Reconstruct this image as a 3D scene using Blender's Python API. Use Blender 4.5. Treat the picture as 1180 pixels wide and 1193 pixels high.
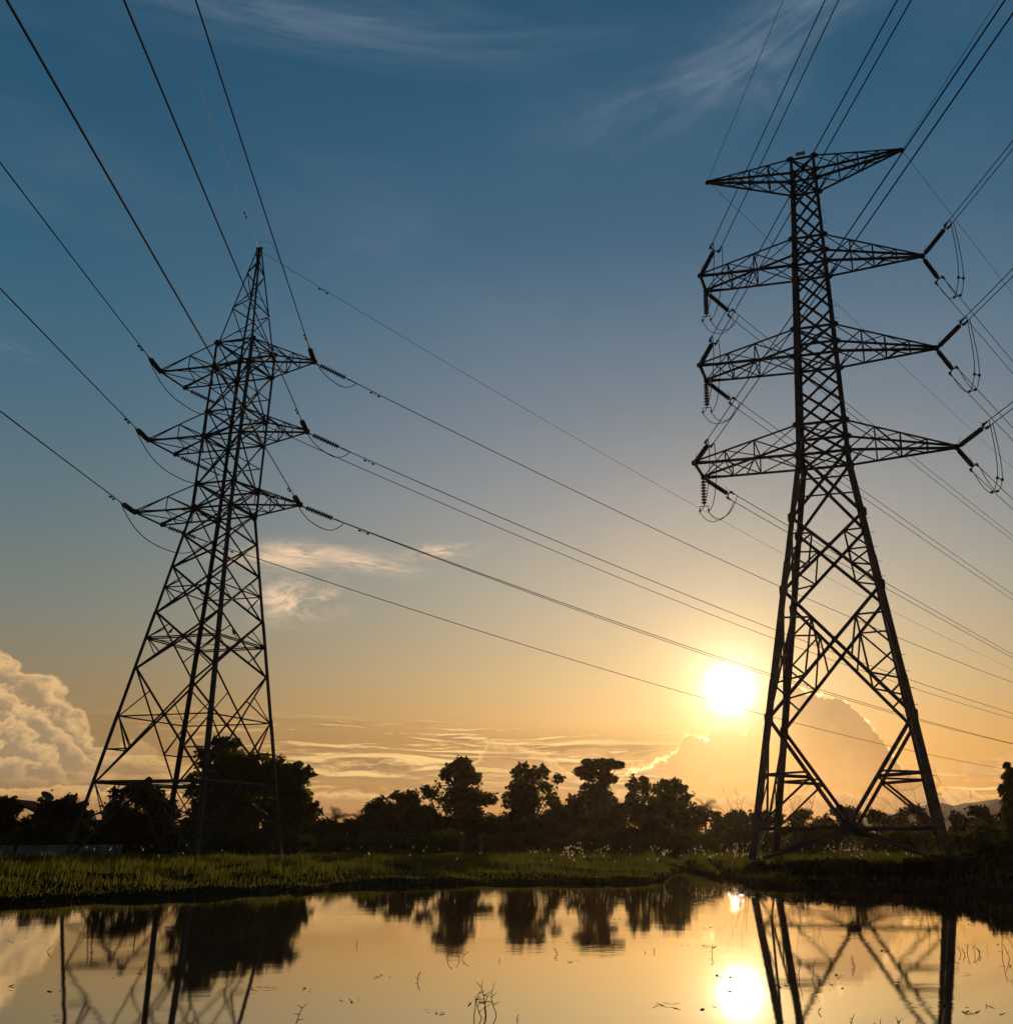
import bpy, math, random
import numpy as np
from mathutils import Vector
R = math.radians
sc = bpy.context.scene
for o in list(bpy.data.objects): bpy.data.objects.remove(o)
random.seed(7); rng = np.random.default_rng(11)

# ------------------------------------------------------------------ camera
EYE = 2.0                                   # metres above the pond
FPX, PITCH, PCX, PCY = 1132.4, 0.320309, 716.0, 596.5   # focal length and principal point in photo pixels
cam = bpy.data.cameras.new('camera'); camo = bpy.data.objects.new('camera', cam)
sc.collection.objects.link(camo); sc.camera = camo
camo.location = (0, 0, EYE); camo.rotation_euler = (math.pi/2 + PITCH, 0, 0)
cam.sensor_fit = 'VERTICAL'; cam.sensor_height = 36; cam.lens = 36*FPX/1193
cam.shift_x = (590-PCX)/1193; cam.clip_start = .1; cam.clip_end = 20000

# ------------------------------------------------------------------ sky
SUN_AZ, SUN_EL = 0.1166, 0.1391             # radians; azimuth from +Y towards +X
SUN = Vector((math.sin(SUN_AZ)*math.cos(SUN_EL), math.cos(SUN_AZ)*math.cos(SUN_EL), math.sin(SUN_EL)))
def lin(r, g, b):
    f = lambda c: (c/255/12.92 if c/255 <= .04045 else ((c/255+.055)/1.055)**2.4)
    return (f(r), f(g), f(b), 1)
world = bpy.data.worlds.new('World'); sc.world = world; world.use_nodes = True
nt = world.node_tree; nt.nodes.clear()
class S:                                    # a node socket with arithmetic
    def __init__(s, k): s.k = k
    def __add__(a, b): return M('ADD', a, b)
    def __radd__(a, b): return M('ADD', a, b)
    def __sub__(a, b): return M('SUBTRACT', a, b)
    def __rsub__(a, b): return M('SUBTRACT', b, a)
    def __mul__(a, b): return M('MULTIPLY', a, b)
    def __rmul__(a, b): return M('MULTIPLY', a, b)
    def __truediv__(a, b): return M('DIVIDE', a, b)
    def __neg__(a): return M('MULTIPLY', a, -1.)
def put(inp, v):
    if isinstance(v, S): inp.id_data.links.new(v.k, inp)
    else: inp.default_value = v
def M(op, *a, clamp=False):
    n = nt.nodes.new('ShaderNodeMath'); n.operation = op; n.use_clamp = clamp
    for i, v in enumerate(a): put(n.inputs[i], v)
    return S(n.outputs[0])
def sstep(a, b, x):
    n = nt.nodes.new('ShaderNodeMapRange'); n.interpolation_type = 'SMOOTHSTEP'
    put(n.inputs['Value'], x); put(n.inputs['From Min'], a); put(n.inputs['From Max'], b)
    return S(n.outputs['Result'])
def vec(x, y, z):
    n = nt.nodes.new('ShaderNodeCombineXYZ')
    for i, v in enumerate((x, y, z)): put(n.inputs[i], v)
    return S(n.outputs[0])
def noise(v, detail=5., rough=.55, dist=0.):
    n = nt.nodes.new('ShaderNodeTexNoise'); put(n.inputs['Vector'], v)
    n.inputs['Scale'].default_value = 1; n.inputs['Detail'].default_value = detail
    n.inputs['Roughness'].default_value = rough; n.inputs['Distortion'].default_value = dist
    return S(n.outputs['Fac'])
def ramp(fac, pts, gray=False):
    n = nt.nodes.new('ShaderNodeValToRGB'); put(n.inputs[0], fac); e = n.color_ramp.elements
    e[0].position, e[0].color = pts[0]; e[1].position, e[1].color = pts[-1]
    for p, c in pts[1:-1]:
        k = e.new(p); k.color = c
    return S(n.outputs['Color'])
def profile(x, pts, emax=12.):              # cloud-top elevation over azimuth
    a0, a1 = pts[0][0], pts[-1][0]
    f = ramp((x-a0)/(a1-a0), [((a-a0)/(a1-a0), (e/emax,)*3+(1,)) for a, e in pts])
    return f*emax
def mixc(f, a, b, mode='MIX'):
    n = nt.nodes.new('ShaderNodeMix'); n.data_type = 'RGBA'; n.blend_type = mode
    n.clamp_factor = True; n.clamp_result = False
    put(n.inputs[0], f); put(n.inputs[6], a); put(n.inputs[7], b)
    return S(n.outputs[2])
def addc(f, a, b): return mixc2(f, a, b)
def mixc2(f, a, col):                       # a + f*col, f may exceed 1
    n = nt.nodes.new('ShaderNodeVectorMath'); n.operation = 'SCALE'
    put(n.inputs[0], col[:3] if not isinstance(col, S) else col); put(n.inputs['Scale'], f)
    n2 = nt.nodes.new('ShaderNodeVectorMath'); n2.operation = 'ADD'
    put(n2.inputs[0], a); nt.links.new(n.outputs[0], n2.inputs[1])
    return S(n2.outputs[0])
tc = nt.nodes.new('ShaderNodeTexCoord')
sx = nt.nodes.new('ShaderNodeSeparateXYZ'); nt.links.new(tc.outputs['Generated'], sx.inputs[0])
dx, dy, dz = (S(sx.outputs[i]) for i in range(3))
el = M('MAXIMUM', M('ARCSINE', dz)*57.29578, 0.)
az = M('ARCTAN2', dx, dy)*57.29578
saz, sel = math.degrees(SUN_AZ), math.degrees(SUN_EL)
daz = M('ABSOLUTE', az-saz)
dot = dx*SUN.x + dy*SUN.y + dz*SUN.z
th = M('ARCCOSINE', M('MINIMUM', M('MAXIMUM', dot, -1.), 1.))*57.29578
def P2D(px, row):                           # photo pixel -> azimuth, elevation in degrees (places a cloud in the sky)
    x = (px-PCX)/FPX; v = (row-PCY)/FPX
    d = Vector((x, math.cos(PITCH)+v*math.sin(PITCH), math.sin(PITCH)-v*math.cos(PITCH))).normalized()
    return math.degrees(math.atan2(d.x, d.y)), math.degrees(math.asin(d.z))
ef = el/60.
rA = ramp(ef, [(0, lin(150,92,36)), (.04, lin(176,112,44)), (.085, lin(184,132,66)), (.14, lin(170,146,106)), (.22, lin(146,144,132)),
               (.31, lin(124,132,138)), (.39, lin(100,118,133)), (.48, lin(75,106,128)), (.56, lin(52,93,121)), (.68, lin(33,83,112)), (1, lin(20,58,88))])
rB = ramp(ef, [(0, lin(140,96,54)), (.05, lin(144,110,66)), (.11, lin(138,118,84)), (.18, lin(116,120,110)), (.26, lin(92,112,118)),
               (.36, lin(66,102,120)), (.47, lin(44,92,117)), (.60, lin(33,80,108)), (1, lin(20,58,88))])
base = mixc(sstep(10., 42., daz), rA, rB)
# the physical sky underneath (keeps the twilight colours beyond the frame)
nish = nt.nodes.new('ShaderNodeTexSky'); nish.sky_type = 'NISHITA'; nish.sun_disc = False
nish.sun_elevation = SUN_EL; nish.sun_rotation = SUN_AZ; nish.dust_density = 3.0
# the eastern half of the sky, away from the sunset, is much dimmer
back = sstep(62., 150., daz)*(1.-sstep(60., 85., el)*.4)
base = mixc(back*.86, base, lin(22,36,56))
base = mixc2(.006, base, S(nish.outputs[0]))
# broad unevenness of the upper air
nz = noise(vec(az*.05, el*.16, 3.), 4., .6)
base = mixc(sstep(.45, .8, nz)*.16*sstep(8., 25., el), base, lin(120,132,150))

def blob(px, row, rx, ry, rot):
    a0, e0 = P2D(px, row); k = math.cos(R(e0))
    u = (az-a0)*k; v = el-e0; c, s = math.cos(R(rot)), math.sin(R(rot))
    p = u*c+v*s; q = v*c-u*s
    return M('POWER', 2.718, -(M('POWER', M('ABSOLUTE', p/rx), 2.)+M('POWER', M('ABSOLUTE', q/ry), 2.))), p, q
# cirrus wisps: pixel centre, radii and tilt in degrees
cirrus = [(352,648,2.8,.6,3,1.5,'w'), (425,655,2.4,.46,-5,1.1,'w'), (512,642,1.6,.42,10,1.2,'w'), (342,698,2.0,1.05,4,1.5,'w'), (330,655,2.6,.4,0,.8,'w'),
          (890,50,8.5,1.5,26,.65,'c'), (800,100,5,.8,17,.5,'c'), (880,80,2.4,2.6,30,.45,'c'), (320,10,14,1.6,4,.6,'c'), (930,12,7,1.4,14,.5,'c'), (20,408,1.3,.28,-8,.55,'c'),
          (430,295,5,1.2,30,.14,'c'), (790,640,8,3.5,20,.12,'w')]
for px, row, rx, ry, rot, amp, kind in cirrus:
    g, p, q = blob(px, row, rx, ry, rot)
    n = noise(vec(p*(.55/rx*2), q*(1.6/ry*.7), px*.37), 6., .62, .6)
    m = M('MULTIPLY', g*amp, sstep(.34, .72, n), clamp=True)
    base = mixc(m, base, lin(236,202,166) if kind == 'w' else lin(110,128,146))
# low stratocumulus streaks near the horizon
warp = noise(vec(az*.07, el*.35, 12.3), 3., .5)
vv = el+(warp-.5)*2.2
n1 = noise(vec(az*.115, vv*1.25, 8.3), 9., .66, .45)
n2 = noise(vec(az*.115+.012, vv*1.25+.20, 8.3), 9., .66, .45)
patch = sstep(.40, .60, noise(vec(az*.055, el*.42, 21.), 3., .5))
band = sstep(.8, 2.4, el)*(1.-sstep(5.2, 6.6, el+(noise(vec(az*.2, 0., 1.), 3.)-.5)*2.))
left = 1.-sstep(1., 5., az)
low = M('MAXIMUM', left, sstep(15.5, 17., az)*(1.-sstep(3.0, 4.2, el)))
cov = sstep(.462, .515, n1+(patch-.6)*.07)*band*low
lit = sstep(-.04, .08, n1-n2)
veil = sstep(.3, 2., el)*(1.-sstep(4.8, 6.4, el))*left
base = mixc(veil*.42, base, lin(150,122,84))
near = 1.-sstep(8., 46., daz)
gold = mixc(near, lin(212,160,98), lin(255,214,140))
grey = mixc(near, lin(134,112,82), lin(164,126,82))
base = mixc(cov*(.35+.6*patch), base, mixc(lit, grey, gold))
# tall cumulus at the far left
pL = profile(az, [P2D(a, b) for a, b in ((-160,790),(-60,762),(0,746),(26,747),(44,764),(66,776),(80,790),(92,818),(112,836),(140,850),(210,872))])
nf = noise(vec(az*1.5, el*1.9, 1.7), 5., .6, .2)
fadeL = (1.-sstep(-29.0, -24.5, az)*.7)*sstep(1.6, 4.4, el)
for off, seed, sc1 in ((0., 6.1, .50), (1.5, 16.4, .62), (2.9, 27.3, .75), (4.4, 33.9, .9)):
    nk = noise(vec(az*sc1, el*sc1*1.25, seed), 6., .56, .25)
    dep = pL-off-.7+(nk-.5)*4.4+(nf-.5)*.7-el
    mk = sstep(-.05, .42, dep)*fadeL
    shd = sstep(-.1, 1.5, dep+(nf-.5)*1.1)
    base = mixc(mk*.86, base, mixc(shd, lin(244,198,136), lin(160,136,104)))
# small heap of cumulus in mid-left distance
pM = profile(az, [(-10.5,2.2),(-8.8,3.4),(-7.2,4.9),(-5.6,5.0),(-4.2,4.4),(-2.6,3.4),(-.5,2.2)])
nm = noise(vec(az*.9, el*1.1, 9.1), 6., .6)
tM = pM+(nm-.5)*1.6
mM = sstep(0., .12, tM-el)*(1.-sstep(.1, 2.2, tM-el)*.65)
base = mixc(mM*.55, base, mixc(sstep(0., .6, tM-el), lin(250,200,128), lin(186,142,96)))
# glow of the sun in the hazy air
glow1 = M('POWER', 2.718, -(th/8.0))*.09 + M('POWER', 2.718, -(th/2.9))*.66
base = mixc2(glow1, base, (1.0, .55, .16))
# backlit cumulus in front of the glow, with a bright rim
pS = profile(az, [(-2.5,1.5),(-1,2.6),(1.2,3.5),(2.4,4.05),(3.6,4.5),(4.0,5.5),(4.6,5.5),(5.2,5.2),(6.1,6.1),(7.0,5.9),(7.5,5.3),(8.0,7.4),(8.6,8.2),(9.4,8.4),(11,7.9),(12.2,7.55),(13.2,7.3),
                  (14.1,6.4),(14.6,5.7),(15.2,4.9),(15.5,4.3),(15.9,3.5),(17.2,2.9),(18.5,1.4)])
nr = noise(vec(az*1.25, el*1.25, 2.2), 6., .58)
nr2 = noise(vec(az*3.6, el*3.6, 5.2), 4., .55)
tS = pS+(nr-.5)*1.3+(nr2-.5)*.55
dS = tS-el
mS = sstep(0., .22, dS)
bodyf = mS*(1.-sstep(.8, 6., dS)*.55)*sstep(-2.5, 2., az)*(.34+.66*sstep(8., 12., az))
bodyt = .72+.62*noise(vec(az*.6, el*.8, 14.2), 6., .6, .5)
base = mixc(bodyf*.55*bodyt, base, lin(146,106,70))
rw = sstep(.38, .66, noise(vec(az*.75, el*.75, 7.7), 4.))
rim = M('POWER', 2.718, -M('POWER', M('ABSOLUTE', (dS-.07)/(.05+rw*.09)), 2.))*(.16+rw*1.5)
rimk = M('POWER', 2.718, -(th/8.))*1.7+.10
base = mixc2(rim*rimk*(1.-sstep(15.4, 16.3, az))*sstep(-1., 1.5, az)*sstep(1.5, 3.0, th), base, (1.0, .66, .30))
# the sun itself, spread by thin haze
disc = M('POWER', 2.718, -M('POWER', th/.80, 2.))*9. + M('POWER', 2.718, -(th/1.05))*2.6
base = mixc2(disc, base, (1.0, .88, .62))
bg = nt.nodes.new('ShaderNodeBackground'); put(bg.inputs[0], base); bg.inputs[1].default_value = 1.0
wo = nt.nodes.new('ShaderNodeOutputWorld'); nt.links.new(bg.outputs[0], wo.inputs[0])
world.cycles.sampling_method = 'MANUAL'; world.cycles.sample_map_resolution = 1024

# ------------------------------------------------------------------ sun
sl = bpy.data.lights.new('sun', 'SUN'); sl.energy = 3.2; sl.angle = R(.53); sl.color = (1, .70, .40)
so = bpy.data.objects.new('sun', sl); sc.collection.objects.link(so)
so.rotation_euler = (-SUN).to_track_quat('-Z', 'Y').to_euler()
sc.view_settings.view_transform = 'Standard'; sc.view_settings.look = 'None'
sc.view_settings.exposure = 0; sc.view_settings.gamma = 1
sc.cycles.max_bounces = 6; sc.cycles.transparent_max_bounces = 6; sc.cycles.caustics_reflective = False
sc.cycles.use_denoising = True; sc.cycles.sample_clamp_indirect = 6

# ------------------------------------------------------------------ helpers
def at(px, row, D):                         # the world point D metres away (on the map) that this pixel of the photo looks at
    x = (px-PCX)/FPX; v = (row-PCY)/FPX
    d = Vector((x, math.cos(PITCH)+v*math.sin(PITCH), math.sin(PITCH)-v*math.cos(PITCH)))
    d *= D/math.hypot(d.x, d.y); d.z += EYE
    return d
def mppx(D): return D*1.005/FPX*1.0
def material(name, build):
    m = bpy.data.materials.new(name); m.use_nodes = True; t = m.node_tree; t.nodes.clear()
    out = t.nodes.new('ShaderNodeOutputMaterial'); t.links.new(build(t), out.inputs[0]); return m
def principled(t, color, rough=.6, metal=0., spec=.5, scale=3., var=.3, bump=0., coord='Object'):
    b = t.nodes.new('ShaderNodeBsdfPrincipled'); c = t.nodes.new('ShaderNodeTexCoord')
    n = t.nodes.new('ShaderNodeTexNoise'); n.inputs['Scale'].default_value = scale; n.inputs['Detail'].default_value = 6
    t.links.new(c.outputs[coord], n.inputs['Vector'])
    r = t.nodes.new('ShaderNodeValToRGB'); t.links.new(n.outputs['Fac'], r.inputs[0])
    r.color_ramp.elements[0].position = .3; r.color_ramp.elements[1].position = .7
    r.color_ramp.elements[0].color = tuple(k*(1-var) for k in color)+(1,)
    r.color_ramp.elements[1].color = tuple(min(1, k*(1+var)) for k in color)+(1,)
    t.links.new(r.outputs[0], b.inputs['Base Color'])
    b.inputs['Roughness'].default_value = rough; b.inputs['Metallic'].default_value = metal
    b.inputs['Specular IOR Level'].default_value = spec
    if bump:
        u = t.nodes.new('ShaderNodeBump'); u.inputs['Strength'].default_value = bump; u.inputs['Distance'].default_value = .05
        t.links.new(n.outputs['Fac'], u.inputs['Height']); t.links.new(u.outputs[0], b.inputs['Normal'])
    return b.outputs[0]
def leafy(t, dark, bright, trans, k=.4, scale=.8):
    c = t.nodes.new('ShaderNodeTexCoord'); n = t.nodes.new('ShaderNodeTexNoise'); n.inputs['Scale'].default_value = scale
    n.inputs['Detail'].default_value = 4; t.links.new(c.outputs['Object'], n.inputs['Vector'])
    r = t.nodes.new('ShaderNodeValToRGB'); t.links.new(n.outputs['Fac'], r.inputs[0])
    r.color_ramp.elements[0].position = .35; r.color_ramp.elements[1].position = .68
    r.color_ramp.elements[0].color = dark+(1,); r.color_ramp.elements[1].color = bright+(1,)
    d = t.nodes.new('ShaderNodeBsdfDiffuse'); t.links.new(r.outputs[0], d.inputs[0])
    tr = t.nodes.new('ShaderNodeBsdfTranslucent'); tr.inputs[0].default_value = trans+(1,)
    mx = t.nodes.new('ShaderNodeMixShader'); mx.inputs[0].default_value = k
    t.links.new(d.outputs[0], mx.inputs[1]); t.links.new(tr.outputs[0], mx.inputs[2]); return mx.outputs[0]
MAT = {}
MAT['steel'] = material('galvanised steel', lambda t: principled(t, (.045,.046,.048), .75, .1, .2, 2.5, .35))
MAT['conductor'] = material('weathered aluminium', lambda t: principled(t, (.016,.016,.017), .9, 0, .05, 5, .2))
MAT['earth'] = material('sunlit earth wire', lambda t: principled(t, (.30,.28,.25), .6, .2, .4, 5, .1))  # sun glint on the near span is put into this pale base colour
MAT['porcelain'] = material('brown porcelain', lambda t: principled(t, (.045,.028,.02), .28, 0, .5, 4, .2))
MAT['concrete'] = material('concrete', lambda t: principled(t, (.22,.21,.19), .9, 0, .3, 4, .3, .3))
MAT['plate'] = material('yellow enamel', lambda t: principled(t, (.30,.23,.03), .5, 0, .4, 6, .15))
MAT['bark'] = material('bark', lambda t: principled(t, (.05,.04,.03), .95, 0, .2, 6, .4, .4))
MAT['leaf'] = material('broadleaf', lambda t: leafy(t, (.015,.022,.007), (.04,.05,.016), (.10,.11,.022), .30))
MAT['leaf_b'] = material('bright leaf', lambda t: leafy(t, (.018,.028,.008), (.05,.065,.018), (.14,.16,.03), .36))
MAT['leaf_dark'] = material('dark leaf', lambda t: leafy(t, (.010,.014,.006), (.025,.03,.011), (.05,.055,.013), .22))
MAT['grass'] = material('grass', lambda t: leafy(t, (.014,.022,.006), (.05,.058,.014), (.16,.16,.024), .37, .55))
MAT['seed'] = material('seed plume', lambda t: leafy(t, (.34,.30,.23), (.5,.45,.36), (.75,.66,.48), .65))
MAT['dry'] = material('dry stem', lambda t: principled(t, (.09,.065,.04), .9, 0, .2, 8, .3))
MAT['roof'] = material('roof sheet', lambda t: principled(t, (.03,.022,.02), 1, 0, 0, 2, .3))
MAT['render'] = material('painted render', lambda t: principled(t, (.12,.115,.105), 1, 0, 0, 1.2, .25))
MAT['wallmat'] = material('pale fibre sheet', lambda t: principled(t, (.17,.18,.185), .95, 0, .1, 1.6, .55))
MAT['bird'] = material('feathers', lambda t: principled(t, (.02,.02,.02), .8, 0, .3, 20, .3))
MAT['hill'] = material('wooded hill', lambda t: principled(t, (.05,.06,.05), 1, 0, .1, .01, .3))

def props(o, label=None, cat=None, group=None, kind=None):
    for k, v in (('label', label), ('category', cat), ('group', group), ('kind', kind)):
        if v: o[k] = v
    return o
def link(o, parent=None):
    sc.collection.objects.link(o)
    if parent is not None: o.parent = parent
    return o
def empty(name, loc=(0,0,0), rz=0, **p):
    o = bpy.data.objects.new(name, None); o.location = loc; o.rotation_euler = (0, 0, rz); o.empty_display_size = .3
    link(o); return props(o, **p)
class MB:                                   # collects simple solids into ONE mesh
    def __init__(s): s.v = []; s.f = []; s.sm = False
    def add(s, v, f):
        b = len(s.v); s.v += [tuple(x) for x in v]; s.f += [tuple(i+b for i in q) for q in f]
    def box(s, c, d, ax=None):
        c = Vector(c); X, Y, Z = ax or (Vector((1,0,0)), Vector((0,1,0)), Vector((0,0,1)))
        v = [c+X*(i*d[0]/2)+Y*(j*d[1]/2)+Z*(k*d[2]/2) for k in (-1,1) for j in (-1,1) for i in (-1,1)]
        s.add(v, [(0,2,3,1),(4,5,7,6),(0,1,5,4),(2,6,7,3),(0,4,6,2),(1,3,7,5)])
    def angle(s, p, q, w, out=None, t=None, flip=1):    # rolled L-section from p to q
        p, q = Vector(p), Vector(q); d = (q-p).normalized(); t = t or max(.012, w*.12)
        o = Vector(out) if out is not None else Vector((0,0,1))
        o = o-d*o.dot(d)
        if o.length < 1e-4: o = Vector((1,0,0))-d*d.x
        o.normalize(); e = d.cross(o)*flip
        u = (o+e).normalized(); w2 = (o-e).normalized()   # flanges open away from the outer corner
        u, w2 = -u, -w2
        prof = [(0,0),(w,0),(w,t),(t,t),(t,w),(0,w)]
        off = -(u+w2)*(w*.32)
        v = [p+off+u*a+w2*b for a, b in prof]+[q+off+u*a+w2*b for a, b in prof]
        f = [(i, (i+1) % 6, (i+1) % 6+6, i+6) for i in range(6)]+[(5,4,3,0),(3,2,1,0),(6,9,10,11),(6,7,8,9)]
        s.add(v, f)
    def tube(s, pts, r, n=6, cap=True):
        pts = [Vector(p) for p in pts]; rr = r if isinstance(r, (list, tuple)) else [r]*len(pts)
        b = len(s.v); up = None
        for i, p in enumerate(pts):
            d = (pts[min(i+1, len(pts)-1)]-pts[max(i-1, 0)])
            d = d.normalized() if d.length > 1e-9 else Vector((0,0,1))
            if up is None: up = Vector((0,0,1)) if abs(d.z) < .9 else Vector((1,0,0))
            e = d.cross(up).normalized(); up = e.cross(d).normalized()
            for k in range(n):
                a = 2*math.pi*k/n; s.v.append(tuple(p+(e*math.cos(a)+up*math.sin(a))*rr[i]))
        for i in range(len(pts)-1):
            for k in range(n):
                s.f.append((b+i*n+k, b+i*n+(k+1) % n, b+(i+1)*n+(k+1) % n, b+(i+1)*n+k))
        if cap:
            s.f.append(tuple(b+k for k in reversed(range(n)))); m = b+(len(pts)-1)*n
            s.f.append(tuple(m+k for k in range(n)))
    def lathe(s, p, q, prof, n=10):         # prof: (fraction along p-q, radius)
        p, q = Vector(p), Vector(q)
        s.tube2([p+(q-p)*a for a, r in prof], [r for a, r in prof], (q-p).normalized(), n)
    def tube2(s, pts, rr, d, n):
        up = Vector((0,0,1)) if abs(d.z) < .9 else Vector((1,0,0)); e = d.cross(up).normalized(); up = e.cross(d); b = len(s.v)
        for p, r in zip(pts, rr):
            for k in range(n):
                a = 2*math.pi*k/n; s.v.append(tuple(p+(e*math.cos(a)+up*math.sin(a))*r))
        for i in range(len(pts)-1):
            for k in range(n): s.f.append((b+i*n+k, b+i*n+(k+1) % n, b+(i+1)*n+(k+1) % n, b+(i+1)*n+k))
        m = b+(len(pts)-1)*n; s.f.append(tuple(b+k for k in reversed(range(n)))); s.f.append(tuple(m+k for k in range(n)))
    def plate(s, c, n, r, t=.02, sides=6, stretch=1.):  # gusset plate
        c, n = Vector(c), Vector(n).normalized(); u = n.cross(Vector((0,0,1)))
        u = u.normalized() if u.length > .01 else Vector((1,0,0)); w = u.cross(n); v = []
        for k in (-1, 1):
            for i in range(sides):
                a = 2*math.pi*(i+.5)/sides; v.append(c+n*(k*t/2)+u*(math.cos(a)*r)+w*(math.sin(a)*r*stretch))
        s.add(v, [tuple(range(sides))[::-1], tuple(range(sides, 2*sides))]+[(i, (i+1) % sides, sides+(i+1) % sides, sides+i) for i in range(sides)])
    def build(s, name, mat, parent=None, origin=None, smooth=False):
        me = bpy.data.meshes.new(name); o0 = Vector(origin or (0,0,0))
        me.from_pydata([tuple(Vector(v)-o0) for v in s.v], [], s.f); me.materials.append(MAT[mat] if isinstance(mat, str) else mat)
        if smooth: me.polygons.foreach_set('use_smooth', [True]*len(me.polygons))
        me.update(); o = bpy.data.objects.new(name, me); o.location = o0
        return link(o, parent)
def npmesh(name, V, F, mat, parent=None, smooth=False):
    me = bpy.data.meshes.new(name); k = F.shape[1]
    me.vertices.add(len(V)); me.vertices.foreach_set('co', np.asarray(V, np.float32).ravel())
    me.loops.add(F.size); me.loops.foreach_set('vertex_index', F.astype(np.int32).ravel())
    me.polygons.add(len(F)); me.polygons.foreach_set('loop_start', np.arange(0, F.size, k, dtype=np.int32))
    me.polygons.foreach_set('loop_total', np.full(len(F), k, np.int32))
    if smooth: me.polygons.foreach_set('use_smooth', np.ones(len(F), bool))
    me.update(calc_edges=True); me.materials.append(MAT[mat] if isinstance(mat, str) else mat)
    return link(bpy.data.objects.new(name, me), parent)

# ------------------------------------------------------------------ ground and pond
def dist_row(row): return EYE/math.tan(math.atan((row-PCY)/FPX)-PITCH)
shore_px = [(-260,1052),(-100,1047),(0,1044),(60,1042),(150,1041),(250,1039),(335,1037),(352,1033),(430,1031),(520,1030),(600,1030.5),(690,1029.5),(760,1029),(772,1025),(784,1017),
            (800,1013),(822,1012.5),(834,1018),(846,1027),(880,1032),(930,1034.5),(1000,1034),(1060,1036),(1120,1037),(1180,1041),(1300,1049),(1450,1056)]
sh_x, sh_y = [], []
for px, row in shore_px:
    d = dist_row(row); p = at(px, row, d); sh_x.append(p.x); sh_y.append(p.y)
order = np.argsort(sh_x); sh_x = np.array(sh_x)[order]; sh_y = np.array(sh_y)[order]
def shore(x): return np.interp(x, sh_x, sh_y)+.35*np.sin(x*1.7)+.22*np.sin(x*4.1+1)
def smooth01(t): t = np.clip(t, 0, 1); return t*t*(3-2*t)
def height(x, y):
    x = np.asarray(x, float); y = np.asarray(y, float); t = y-shore(x)
    far = -.9+.9*smooth01((t+4)/4)+.20*smooth01(t/1.0)+.32*smooth01((t-1.0)/17)
    far = far-.30*smooth01((y-62)/14)
    near = .45-1.35*smooth01((y-3)/6)
    side = np.maximum(smooth01((np.abs(x)-70)/15)*1.6-.9, -.9)
    h = np.maximum(np.maximum(far, near), side)
    b = .10*np.sin(x*.33+1.1*np.sin(y*.4))*np.sin(y*.9+.5*np.sin(x*.25))+.07*np.sin(x*.9+1.3*np.sin(y*.5))*np.sin(y*.8+.7)+.05*np.sin(x*2.3+y*1.1)
    return h+b*smooth01((h-.05)/.3)
gx = np.unique(np.concatenate([np.linspace(-40,32,289), -40-np.geomspace(.5,6000,46), 32+np.geomspace(.5,6000,46)]))
gy = np.unique(np.concatenate([np.linspace(0,30,31), np.linspace(30,80,167), 80+np.geomspace(.5,6000,46), -np.geomspace(.5,3000,22)]))
X, Y = np.meshgrid(gx, gy); Z = height(X, Y)
V = np.stack([X.ravel(), Y.ravel(), Z.ravel()], 1); nx, ny = len(gx), len(gy)
i, j = np.meshgrid(np.arange(nx-1), np.arange(ny-1)); a = (j*nx+i).ravel()
F = np.stack([a, a+1, a+nx+1, a+nx], 1)
MAT['soil'] = material('bank soil', lambda t: principled(t, (.016,.016,.008), 1, 0, 0, .9, .5, .4))
g = npmesh('ground', V, F, 'soil', smooth=True); props(g, kind='structure')

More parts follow.
